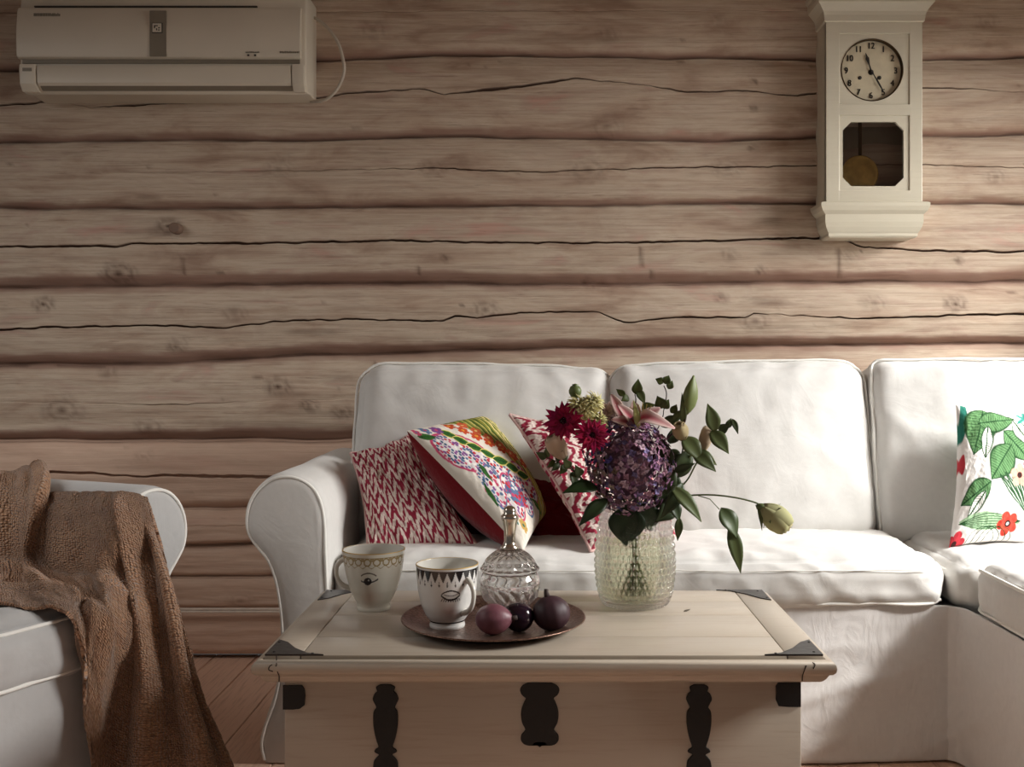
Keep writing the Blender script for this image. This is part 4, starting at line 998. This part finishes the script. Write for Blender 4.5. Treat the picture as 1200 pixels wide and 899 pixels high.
# hydrangea
c = W(738, 545, 2.315); rt = flower('hydrangea', c, 'large purple mauve hydrangea head at the center of the bouquet'); mb = MB(); rnd = random.Random(12)
RX, RY, RZ = .094, .075, .106; NF = 820
for k in range(NF):
    z = 1-2*(k+.5)/NF; a = k*2.39996; d = Vector((math.sqrt(1-z*z)*math.cos(a), math.sqrt(1-z*z)*math.sin(a), z))
    bl = 1+.20*noise.noise(d*3)+rnd.uniform(-.12, .06); p = c+Vector((d.x*RX*(1.0+.10*d.z*(-1 if d.x > 0 else 1)), d.y*RY, d.z*RZ))*bl
    nn = (d+Vector((rnd.uniform(-.5, .5), rnd.uniform(-.5, .5), rnd.uniform(-.5, .5)))).normalized(); t1 = nn.orthogonal().normalized(); t2 = nn.cross(t1); ro = rnd.random()*PI
    base = rnd.choice([srgb(164, 122, 152), srgb(144, 108, 142), srgb(178, 136, 154), srgb(138, 102, 120), srgb(136, 124, 166), srgb(126, 96, 108), srgb(198, 170, 184)])
    if d.x < -.35 and d.z < .2 and rnd.random() < .4: base = rnd.choice([srgb(150, 134, 128), srgb(132, 112, 96), srgb(168, 146, 158)])
    if d.x < -.4 and d.z > 0 and rnd.random() < .35: base = srgb(108, 98, 160)
    s_ = rnd.uniform(.0065, .0100)
    for j in range(4):
        aa = ro+j*PI/2; dv = t1*math.cos(aa)+t2*math.sin(aa); leafmesh(mb, p, p+(dv+nn*rnd.uniform(.05, .5))*s_, s_*.50, jitter(base, .18), bend=.12, nrm=nn, fold=.15, n=5)
solid(mb.build('bloom', M['petal'], rt), .0006)
MB().lathe([(.0005, -.080), (.036, -.060), (.052, -.02), (.052, .03), (.036, .065), (.0005, .080)], 24, c, srgb(120, 90, 108)).build('floret_core', M['leaf'], rt)
stem(rt, [c+Vector((0, 0, -.08))], .004, None, 'stem', (.01, 0))
leafpart(rt, (735, 592, 2.30), (733, 640, 2.31), 22, srgb(40, 58, 34), bend=.05); leafpart(rt, (752, 590, 2.30), (765, 622, 2.33), 15, srgb(44, 62, 38)); leafpart(rt, (700, 572, 2.27), (659, 578, 2.24), 10, srgb(44, 66, 32), nrm=(0, -.8, .8)); leafpart(rt, (712, 585, 2.27), (678, 617, 2.24), 9, srgb(46, 62, 34), nrm=(-.3, -1, .3))
# lily bud branch
c = W(806, 483, 2.31); rt = flower('lily_bud', c, 'tall pale green lily bud pointing up right of the lily')
ax = (W(813, 440, 2.31)-W(804, 486, 2.31)); L = ax.length; ax.normalize(); q = Vector((0, 0, 1)).rotation_difference(ax).to_matrix(); mb = MB(); Lp = []
b0 = W(804, 486, 2.31)
for z, r_ in ((0, .003), (.1, .009), (.25, .0155), (.45, .0175), (.65, .0145), (.82, .009), (.94, .004), (1, .002)):
    Lp.append([tuple(b0+q@Vector((r_*(1+.10*math.cos(3*a))*math.cos(a), r_*(1+.10*math.cos(3*a))*math.sin(a), z*L))) for a in np.linspace(0, 2*PI, 25)[:-1]])
mb.loops(Lp, True, True, True, srgb(122, 134, 80)); mb.build('bud', M['leaf'], rt)
stem(rt, [b0, W(800, 498, 2.31), W(784, 512, 2.33), W(768, 530, 2.36)], .0026, srgb(70, 50, 44), 'stem', (.02, .03))
leafpart(rt, (800, 500, 2.32), (799, 460, 2.30), 4, GRN[0])
# right hand foliage: one lily stem with pale bud and long leaves
rt = flower('leafy_branch', c, 'leafy lily stem with long pointed leaves spreading right of the hydrangea')
stem(rt, [W(838, 505, 2.30), W(815, 525, 2.32), W(790, 565, 2.35)], .0022, None, 'stem', (.04, .03))
for b_, t_, w_, c_ in (((800, 512, 2.29), (822, 542, 2.27), 11, GRN[0]), ((812, 530, 2.28), (839, 553, 2.26), 9, GRN[0]), ((815, 528, 2.29), (840, 545, 2.29), 7, GRN[2]), ((785, 548, 2.30), (775, 512, 2.30), 10, GRN[3]), ((790, 552, 2.30), (815, 543, 2.28), 5, GRN[3]),
                       ((778, 580, 2.30), (788, 540, 2.31), 10, GRN[1]), ((786, 570, 2.28), (822, 612, 2.26), 9, GRN[0]), ((800, 566, 2.29), (774, 608, 2.27), 9, GRN[3]), ((786, 560, 2.33), (812, 522, 2.34), 12, GRN[1]), ((790, 590, 2.32), (768, 612, 2.30), 11, GRN[3]), ((780, 560, 2.34), (800, 575, 2.33), 10, GRN[3]), ((778, 530, 2.34), (800, 548, 2.33), 11, GRN[1]), ((785, 520, 2.35), (792, 498, 2.34), 8, GRN[3]), ((775, 500, 2.33), (800, 488, 2.32), 7, GRN[1]), ((782, 575, 2.34), (768, 598, 2.30), 10, GRN[3])):
    leafpart(rt, b_, t_, w_, c_, nrm=(random.uniform(-.5, .5), -1, random.uniform(0, .6)))
rosebud(824, 527, 2.30, 28, 7.5, (.22, 0, 1), [srgb(206, 186, 160), srgb(214, 196, 170)], 'slim closed pale lily bud among the right hand leaves', 'lily_bud', [(815, 545, 2.33), (798, 570, 2.36)], (.04, .02), False, 3)
rosebud(800, 514, 2.29, 22, 9, (-.25, -.4, .7), [srgb(190, 174, 136), srgb(204, 184, 150)], 'short cream bud tucked behind the lily', 'lily_bud', [(795, 540, 2.36)], (.03, .04), False, 4)
rt = flower('leafy_branch', c, 'upper right branch with two broad leaves and small curled tip leaves')
stem(rt, [W(858, 498, 2.29), W(846, 502, 2.30), W(834, 506, 2.31), W(812, 530, 2.34)], .0014, None, 'stem', (.05, .01))
for b_, t_, w_, c_ in (((838, 506, 2.29), (829, 473, 2.29), 9, GRN[0]), ((833, 505, 2.29), (854, 532, 2.27), 9.5, GRN[0]), ((843, 506, 2.30), (856, 497, 2.28), 6, GRN[3]), ((852, 502, 2.29), (857, 490, 2.29), 4, GRN[1]), ((858, 491, 2.29), (865, 509, 2.28), 3.5, GRN[1])): leafpart(rt, b_, t_, w_, c_)
rt = flower('leafy_branch', c, 'dark leaf curling down beside the right rim of the vase')
stem(rt, [W(787, 585, 2.30), W(776, 590, 2.33)], .0016, None, 'stem', (.06, -.01)); leafpart(rt, (786, 585, 2.29), (796, 612, 2.28), 8, GRN[3], twist=.5); leafpart(rt, (796, 606, 2.28), (794, 634, 2.28), 5, GRN[0], twist=-.6)
for pts, leaves, lab in (([(744, 462, 2.31), (745, 470, 2.31), (742, 490, 2.34)], [((745, 462, 2.31), (748, 444, 2.30), 6.5), ((747, 456, 2.31), (756, 474, 2.30), 5), ((733, 463, 2.30), (722, 456, 2.30), 4), ((736, 464, 2.31), (728, 470, 2.30), 5)], 'small sprig of round green leaves above the lily, nearer the pod'),
                         ([(778, 452, 2.30), (781, 462, 2.30), (778, 480, 2.32), (772, 500, 2.36)], [((778, 448, 2.30), (768, 444, 2.30), 4.5), ((779, 450, 2.30), (784, 440, 2.30), 5.5), ((783, 456, 2.30), (788, 446, 2.30), 4.5), ((778, 478, 2.30), (770, 464, 2.29), 8), ((776, 478, 2.30), (784, 468, 2.29), 6), ((752, 480, 2.30), (768, 474, 2.29), 6), ((786, 484, 2.31), (793, 474, 2.31), 5), ((789, 492, 2.31), (800, 480, 2.31), 4)], 'small sprig of round green leaves left of the tall lily bud'),
                         ([(632, 534, 2.28), (650, 540, 2.28), (672, 552, 2.29), (700, 575, 2.32)], [((640, 537, 2.28), (628, 530, 2.27), 4.5), ((643, 536, 2.28), (640, 524, 2.27), 4), ((650, 540, 2.28), (641, 548, 2.27), 4), ((655, 541, 2.28), (650, 530, 2.27), 4.5), ((662, 545, 2.28), (656, 556, 2.27), 5), ((668, 548, 2.27), (660, 538, 2.26), 5.5), ((672, 553, 2.27), (671, 570, 2.25), 6), ((680, 558, 2.27), (674, 545, 2.25), 6), ((655, 542, 2.28), (646, 552, 2.27), 4)], 'low leafy sprig reaching left over the zigzag cushion')):
    rt = flower('eucalyptus_sprig', c, lab); stem(rt, [W(*p) for p in pts], .0012, srgb(58, 46, 36), 'stem', (random.uniform(-.04, .04), random.uniform(-.03, .03)))
    for b_, t_, w_ in leaves: leafpart(rt, b_, t_, w_, random.choice(GRN[:2]+[srgb(84, 98, 50)]), nrm=(random.uniform(-.5, .5), -1, random.uniform(-.2, .6)))
# a fallen scrap of leaf on the lid
mb = MB(); leafmesh(mb, W(802, 719, 2.30), W(809, 714, 2.32), .004, srgb(96, 86, 70), nrm=(0, 0, 1), bend=.1)
for i, v_ in enumerate(mb.v): mb.v[i] = (v_[0], v_[1], max(TZ+.0008, TZ+.001+(v_[2]-TZ)*.3))
tag(solid(mb.build('fallen_leaf', M['leaf']), .0006), 'tiny dried leaf scrap lying on the trunk right of the vase', 'leaf')

# ------------------------------------------------------------------ wall clock
CY = 3.445; s_ = CY/F
def cxp(px): return (px-PX)*s_
def czp(py): return H-(py-PY)*s_
ck = empty('wall_clock', (cxp(1025), 3.5, czp(277)), 'cream wooden pendulum wall clock hanging high on the log wall', 'clock')
bx0, bx1 = cxp(968), cxp(1081); WB = 3.575
b = MB()
b.box(bx0, bx0+.012, CY+.004, WB, czp(240), czp(20), .0015).box(bx1-.012, bx1, CY+.004, WB, czp(240), czp(20), .0015).box(bx0+.01, bx1-.01, CY+.02, WB, czp(30), czp(18)).box(bx0+.01, bx1-.01, CY+.02, WB, czp(240), czp(228))
b.build('case', M['clock'], ck, smooth=False)
MB().box(bx0+.011, bx1-.011, WB-.012, WB-.003, czp(236), czp(24)).build('back_board', M['clockin'], ck, smooth=False)
def ringplate(outer, inner, y0, y1):
    mb = MB(); O0 = [(x, y0, z) for x, z in outer]; O1 = [(x, y1, z) for x, z in outer]; I0 = [(x, y0, z) for x, z in inner]; I1 = [(x, y1, z) for x, z in inner]
    mb.loops([O1, O0, I0, I1, O1], True); return mb
def rect_by_angle(cx, cz, x0, x1, z0, z1, n, rot=0):
    out = []
    for k in range(n):
        a = 2*PI*k/n+rot; dx, dz = math.cos(a), math.sin(a)
        tx = ((x1-cx) if dx > 0 else (x0-cx))/dx if abs(dx) > 1e-9 else 1e9; tz = ((z1-cz) if dz > 0 else (z0-cz))/dz if abs(dz) > 1e-9 else 1e9
        t = min(tx, tz); out.append((cx+dx*t, cz+dz*t))
    return out
# front frame: stiles and rails
b = MB()
fz0, fz1 = czp(238), czp(24)
b.box(bx0, cxp(984), CY, CY+.016, fz0, fz1, .0015).box(cxp(1066), bx1, CY, CY+.016, fz0, fz1, .0015)
for p0, p1 in ((24, 39), (122, 135), (223, 238)): b.box(cxp(983.5), cxp(1066.5), CY, CY+.016, czp(p1), czp(p0), .0012)
fr_ = b.build('front_frame', M['clock'], ck, smooth=False)
DCX, DCZ, DR = cxp(1022.5), czp(81.5), 36.5*s_
nseg = 96
outer = rect_by_angle(DCX, DCZ, cxp(983.5), cxp(1066.5), czp(122.5), czp(38.5), nseg); circ = [(DCX+DR*math.cos(2*PI*k/nseg), DCZ+DR*math.sin(2*PI*k/nseg)) for k in range(nseg)]
ringplate(outer, circ, CY+.004, CY+.016).build('dial_panel', M['clock'], fr_, auto=math.radians(30))
MB().loops([[(DCX+r*math.cos(2*PI*k/nseg), y, DCZ+r*math.sin(2*PI*k/nseg)) for k in range(nseg)] for r, y in ((DR+.001, CY+.0045), (DR+.0005, CY+.0025), (DR-.0025, CY+.0025), (DR-.0035, CY+.012), (DR-.0035, CY+.018))], True).build('bezel', M['darkbrass'], ck)
dial = MB().loops([[(DCX+r*math.cos(2*PI*k/64), CY+.018, DCZ+r*math.sin(2*PI*k/64)) for k in range(64)] for r in (DR+.002, DR*.5, .001)], True, False, True).build('dial', M['dial'], ck)
# octagon window
ox0, ox1, oz0, oz1, cut = cxp(988), cxp(1059.5), czp(218), czp(142.5), 10*s_
octa = [(ox1, oz0+cut), (ox1, oz1-cut), (ox1-cut, oz1), (ox0+cut, oz1), (ox0, oz1-cut), (ox0, oz0+cut), (ox0+cut, oz0), (ox1-cut, oz0)]
rx0, rx1, rz0, rz1 = cxp(983.5), cxp(1066.5), czp(223.5), czp(134.5)
oct_out = [(rx1, oz0+cut), (rx1, oz1-cut), (ox1-cut, rz1), (ox0+cut, rz1), (rx0, oz1-cut), (rx0, oz0+cut), (ox0+cut, rz0), (ox1-cut, rz0)]
mb = ringplate(oct_out, octa, CY+.004, CY+.014)
for sx, sz, px_, pz_ in ((rx1, rz1, 1, 2), (rx0, rz1, 3, 4), (rx0, rz0, 5, 6), (rx1, rz0, 7, 0)):
    a, c_ = oct_out[px_], oct_out[pz_]; tri = [a, (sx, sz), c_]; mb.loops([[(x, CY+.004, z) for x, z in tri], [(x, CY+.014, z) for x, z in tri]], True, True, True)
mb.build('window_panel', M['clock'], fr_, smooth=False)
MB().box(ox0-.002, ox1+.002, CY+.0145, CY+.0165, oz0-.002, oz1+.002).build('window_glass', M['tglass'], ck, smooth=False)
# numerals
NR = DR*.80
for k in range(1, 13):
    cu = bpy.data.curves.new('num', 'FONT'); cu.body = str(k); cu.size = .028; cu.align_x = 'CENTER'; cu.align_y = 'CENTER'; cu.extrude = .0006
    t_ = bpy.data.objects.new('num', cu); C.objects.link(t_); bpy.context.view_layer.update()
    me = bpy.data.meshes.new_from_object(t_.evaluated_get(bpy.context.evaluated_depsgraph_get())); bpy.data.objects.remove(t_)
    a = PI/2-2*PI*k/12
    me.transform(Matrix.Translation((DCX+NR*math.cos(a), CY+.0168, DCZ+NR*math.sin(a))) @ Matrix.Rotation(PI/2, 4, 'X') @ Matrix.Diagonal((.92, 1.05, 1, 1)))
    bm = bmesh.new()
    for dx in (-.0007, 0, .0007):
        m3 = me.copy(); m3.transform(Matrix.Translation((dx, -.0002 if dx else 0, 0))); bm.from_mesh(m3); bpy.data.meshes.remove(m3)
    bm.to_mesh(me); bm.free(); link('numeral', me, M['ink'], dial, False)
def hand(name, ang, L, w, kind):
    mb = MB(); d = Vector((math.sin(ang), 0, math.cos(ang))); s = Vector((math.cos(ang), 0, -math.sin(ang))); y = CY+.0125 if kind else CY+.0145
    pr = [(-.12, .5), (0, .9), (.35, .8), (.55, 2.0), (.70, 2.8), (.80, 1.4), (1, .2)] if not kind else [(-.12, .6), (0, .9), (.3, .7), (.55, 1.3), (.75, 1.1), (1, .25)]
    c0 = Vector((DCX, y, DCZ)); lo = [c0+d*(t*L)+s*(w*q) for t, q in pr]+[c0+d*(t*L)-s*(w*q) for t, q in pr[::-1]]
    mb.loops([lo, [p+Vector((0, -.0012, 0)) for p in lo]], True, True, True); mb.build(name, M['ink'], dial, False)
hand('hour_hand', math.radians(342.5), DR*.60, .0023, 0); hand('minute_hand', math.radians(150), DR*.80, .0023, 1)
for px_, py_, r_ in ((1009.5, 89.5, 2.2), (1032.5, 89.5, 2.4), (1022.5, 83, 3.2)):
    MB().loops([[(cxp(px_)+r*s_*math.cos(a), y, czp(py_)+r*s_*math.sin(a)) for a in np.linspace(0, 2*PI, 17)[:-1]] for r, y in ((r_, CY+.0178), (r_, CY+.0165), (r_*.6, CY+.016))], True, False, True).build('winding_hole' if py_ > 85 else 'hand_boss', M['ink'], dial)
gd = MB().loops([[(DCX+r*math.cos(2*PI*k/64), y, DCZ+r*math.sin(2*PI*k/64)) for k in range(64)] for r, y in [(max(.0005, (DR-.003)*math.sin(q)), CY+.009-.005*(math.cos(q)-0)) for q in np.linspace(PI/2, .01, 14)]], True, False, True).build('dial_glass', M['tglass'], ck)
# pendulum
pcx = cxp(1012); pcz = czp(201); PYy = 3.485
pd = MB().loops([[(pcx+r*math.cos(2*PI*k/64), y, pcz+r*math.sin(2*PI*k/64)) for k in range(64)] for r, y in ((.001, PYy+.012), (.045, PYy+.010), (.062, PYy+.002), (.063, PYy), (.060, PYy-.003), (.058, PYy-.002), (.045, PYy-.008), (.02, PYy-.012), (.001, PYy-.0125))], True, True, True).build('pendulum', M['brass'], ck)
MB().box(pcx-.006, pcx+.006, PYy-.002, PYy+.002, pcz+.055, czp(60), .001).build('rod', M['darkbrass'], pd, smooth=False)
# mouldings
def mould(name, x0, x1, prof, par):
    L = [[(x0-o, CY-o*.9, z), (x1+o, CY-o*.9, z), (x1+o, WB, z), (x0-o, WB, z)] for o, z in prof]
    return MB().loops(L, True, True, True).build(name, M['clock'], par, smooth=False)
mould('cornice', bx0, bx1, [(.0, czp(26)), (.006, czp(25)), (.008, czp(18)), (.012, czp(14)), (.022, czp(9)), (.032, czp(5)), (.034, czp(1)), (.034, czp(-5)), (.040, czp(-7)), (.042, czp(-12)), (.03, czp(-14)), (0, czp(-16))], ck)
mould('base_moulding', bx0, bx1, [(.0, czp(236)), (.014, czp(237)), (.020, czp(238)), (.020, czp(242)), (.014, czp(247)), (.003, czp(251)), (.003, czp(260)), (-.001, czp(266)), (-.008, czp(271)), (-.012, czp(273)), (-.012, czp(276)), (-.018, czp(278))], ck)

# ------------------------------------------------------------------ air conditioner
AY = 3.375; k_ = AY/F
def ax_(px): return (px-PX)*k_
def az_(py): return H-(py-PY)*k_
ac = empty('air_conditioner', (ax_(188), 3.5, az_(118)), 'cream wall mounted air conditioner unit at top left', 'air conditioner')
AX0, AX1 = ax_(20), ax_(357)
def extr(name, prof, x0, x1, mat, par, bev=.006, sm=30):
    cz = sum(p[1] for p in prof)/len(prof); cy = sum(p[0] for p in prof)/len(prof)
    def sc(q): return [(cy+(y-cy)*(1-q*.12), cz+(z-cz)*(1-q*.05)) for y, z in prof]
    L = []
    for x, q in ((x0, 1), (x0+bev*.3, .4), (x0+bev, 0), (x1-bev, 0), (x1-bev*.3, .4), (x1, 1)): L.append([(x, y, z) for y, z in sc(q*min(1, bev/.006))])
    return MB().loops(L, True, True, True).build(name, M[mat], par, auto=math.radians(sm))
pr = [(3.56, 2.275), (3.45, 2.275), (3.40, 2.262), (3.392, az_(9)), (3.390, az_(66)), (3.394, az_(70)), (3.394, az_(78)), (3.392, az_(84)), (3.400, az_(99)), (3.425, az_(106)), (3.47, 1.945), (3.56, 1.94)]
body = extr('housing', pr, AX0, AX1, 'ac', ac, .008)
pr = [(3.396, az_(7)), (3.385, az_(8)), (3.380, az_(12)), (3.372, az_(35)), (3.372, az_(60)), (3.376, az_(66.5)), (3.384, az_(68)), (3.396, az_(68))]
extr('front_panel', pr, AX0-.002, ax_(352), 'ac', ac, .004)
extr('panel_gap', [(3.396, az_(5.3)), (3.386, az_(5.3)), (3.386, az_(7)), (3.396, az_(7))], ax_(38), ax_(300), 'acdark', ac, .001)
extr('panel_gap', [(3.396, az_(68.2)), (3.3895, az_(68.2)), (3.3895, az_(73)), (3.396, az_(73))], AX0+.01, ax_(350), 'ac2', ac, .001)
extr('louver', [(3.400, az_(76)), (3.384, az_(76)), (3.380, az_(80)), (3.384, az_(96)), (3.392, az_(99)), (3.41, az_(99))], ax_(42), ax_(340), 'ac', ac, .003)
extr('louver_gap', [(3.40, az_(98.5)), (3.392, az_(99)), (3.408, az_(103)), (3.43, az_(103))], ax_(44), ax_(341), 'ac2', ac, .002)
# end cheeks beside the louver
extr('end_cheek', [(3.40, az_(74)), (3.381, az_(74.5)), (3.379, az_(80)), (3.384, az_(97)), (3.402, az_(105)), (3.42, az_(105))], AX0+.004, ax_(40.5), 'ac', ac, .004)
extr('end_cheek', [(3.40, az_(74)), (3.381, az_(74.5)), (3.379, az_(80)), (3.384, az_(97)), (3.402, az_(105)), (3.42, az_(105))], ax_(341.5), AX1-.004, 'ac', ac, .004)
b = MB(); b.box(ax_(176), ax_(195.5), 3.3695, 3.376, az_(66.5), az_(13), .0012); ds = b.build('display_strip', M['ac2'], ac, smooth=False)
MB().box(ax_(179), ax_(191.5), 3.3675, 3.372, az_(39.5), az_(27.5), .0008).build('badge_border', M['acdark'], ds, smooth=False)
bd = MB().box(ax_(179.6), ax_(190.2), 3.3668, 3.3705, az_(38.4), az_(28.3), .0006).build('badge', M['ac'], ds, smooth=False)
mb = MB()
for px0, px1, p0, p1 in ((181.5, 183, 30.5, 34), (183, 186, 30.5, 31.7), (186.5, 188.5, 33, 34.2), (184, 185.2, 34, 36.5), (186, 188.5, 35.6, 36.6)): mb.box(ax_(px0), ax_(px1), 3.3662, 3.367, az_(p1), az_(p0))
mb.build('emblem', M['acdark'], bd, smooth=False)
def tinytext(x0, x1, py, h, mat, name, seed, y=3.3712):
    mb = MB(); rnd = random.Random(seed); x = x0
    while x < x1:
        w = rnd.uniform(1.2, 2.4); mb.box(ax_(x), ax_(min(x+w*.8, x1)), y-.0004, y+.002, az_(py+h/2), az_(py+h/2-h*rnd.choice([1, 1, .8])), 0); x += w
    return mb.build(name, M[mat], ac, smooth=False)
tinytext(39, 70, 17, 3.6, 'ac2', 'lettering', 1, 3.3775); tinytext(328, 351, 61.5, 2.2, 'ac2', 'lettering', 2); tinytext(288, 304, 61.5, 1.6, 'ac2', 'lettering', 3)
MB().box(ax_(290), ax_(292.4), 3.3712, 3.374, az_(66), az_(64)).box(ax_(298), ax_(300.4), 3.3712, 3.374, az_(66), az_(64)).build('indicator_lights', M['acdark'], ac, smooth=False)
MB().box(ax_(25.5), ax_(36.5), 3.3785, 3.381, az_(83), az_(79), .0005).build('side_badge', M['ac2'], ac, smooth=False)
pc = catmull([tuple(W(p[0], p[1], p[2])) for p in ((362, 20, 3.52), (371, 22, 3.51), (384, 33, 3.50), (396, 50, 3.49), (402, 70, 3.49), (403, 85, 3.49), (397, 101, 3.50), (386, 114, 3.51), (375, 119, 3.52), (364, 119, 3.535))], 60)
MB().tube(pc.tolist(), .0056, 10).build('power_cord', M['cord'], ac)
# peg in the wall
pgp = W(204, 267, 3.52)
mb = MB(); mb.loops([[(pgp.x+r*math.cos(a), y, pgp.z+r*.95*math.sin(a)) for a in np.linspace(0, 2*PI, 25)[:-1]] for r, y in ((.020, 3.575), (.0205, 3.53), (.0195, 3.521), (.016, 3.518), (.001, 3.519))], True, True, True)
tag(mb.build('wooden_peg', M['peg'], smooth=True, auto=math.radians(40)), 'round sawn wooden peg sticking out of the left part of the log wall', 'peg')

# ------------------------------------------------------------------ light
def area(name, loc, target, sx, sy, power, col, spread=180):
    l = bpy.data.lights.new(name, 'AREA'); l.shape = 'RECTANGLE'; l.size = sx; l.size_y = sy; l.energy = power; l.color = col; l.spread = math.radians(spread)
    o = bpy.data.objects.new(name, l); C.objects.link(o); o.location = loc; o.rotation_euler = (Vector(target)-Vector(loc)).to_track_quat('-Z', 'Y').to_euler(); return o
# right hand wall with the window the daylight comes through (outside the photograph)
RX_ = 2.15; wy0, wy1, wz0, wz1 = 1.50, 3.22, 1.02, 2.09
b = MB(); b.box(RX_, RX_+.12, -.6, wy0, 0, 2.75).box(RX_, RX_+.12, wy1, WY+.1, 0, 2.75).box(RX_, RX_+.12, wy0, wy1, 0, wz0).box(RX_, RX_+.12, wy0, wy1, wz1, 2.75)
tag(b.build('wall_right', M['log'], smooth=False), 'log wall on the right with the window', kind='structure')
tag(MB().box(X0, RX_+.12, -.6, WY+.1, 2.75, 2.85).build('ceiling', M['log'], smooth=False), 'wooden ceiling', kind='structure')
b = MB(); b.box(RX_-.01, RX_+.13, wy0-.05, wy0+.01, wz0-.05, wz1+.05, .003).box(RX_-.01, RX_+.13, wy1-.01, wy1+.05, wz0-.05, wz1+.05, .003).box(RX_-.01, RX_+.13, wy0, wy1, wz0-.05, wz0+.01, .003).box(RX_-.01, RX_+.13, wy0, wy1, wz1-.01, wz1+.05, .003)
tag(b.build('window_1', M['trim'], smooth=False), 'white window frame in the right wall', kind='structure')
area('window_sky', (3.3, 2.15, 2.35), (-.2, 2.9, .35), 1.7, 1.2, 104, (1.0, .985, .955), 120)
sl = bpy.data.lights.new('sun', 'SUN'); sl.energy = 2.2; sl.angle = math.radians(7); sl.color = (1, .97, .92)
so = bpy.data.objects.new('sun', sl); C.objects.link(so); so.location = (4, 1, 4); so.rotation_euler = Vector((-1, .60, -1.10)).to_track_quat('-Z', 'Y').to_euler()
area('fill_left', (-2.5, 1.9, 1.9), (-.9, 3.2, 0), 1.0, 1.0, 4.6, (1, .98, .95), 100)  # added fill lamp without a real source, lifts lower left wall and floor
w = bpy.data.worlds.new('world'); bpy.context.scene.world = w; w.use_nodes = True
w.node_tree.nodes['Background'].inputs[0].default_value = (1, .95, .92, 1); w.node_tree.nodes['Background'].inputs[1].default_value = .075

# ------------------------------------------------------------------ camera
cd = bpy.data.cameras.new('camera'); cam = bpy.data.objects.new('camera', cd); C.objects.link(cam)
cam.location = (0, 0, H); cam.rotation_euler = (PI/2, 0, 0); cd.sensor_width = 36; cd.lens = 36*F/1200
cd.shift_x = -(PX-600)/1200; cd.shift_y = -(449.5-PY)/1200; cd.clip_start = .05
sc = bpy.context.scene; sc.camera = cam
sc.view_settings.view_transform = 'Standard'; sc.view_settings.look = 'None'; sc.view_settings.exposure = .17; sc.view_settings.gamma = 1
sc.cycles.use_denoising = True; sc.cycles.max_bounces = 14; sc.cycles.transmission_bounces = 12; sc.cycles.transparent_max_bounces = 16; sc.cycles.sample_clamp_indirect = 6

for stem_, grp in (('gerbera', 'gerberas in the bouquet'), ('lily_bud', 'lily buds in the bouquet'), ('rose_bud', 'rose buds in the bouquet'), ('leafy_branch', 'leafy stems in the bouquet'), ('eucalyptus_sprig', 'small leaf sprigs in the bouquet'), ('fig', 'figs on the tray'), ('throw_pillow', 'throw cushions on the sofa')):
    for o in bpy.data.objects:
        if o.parent is None and o.name.split('.')[0] == stem_: o['group'] = grp
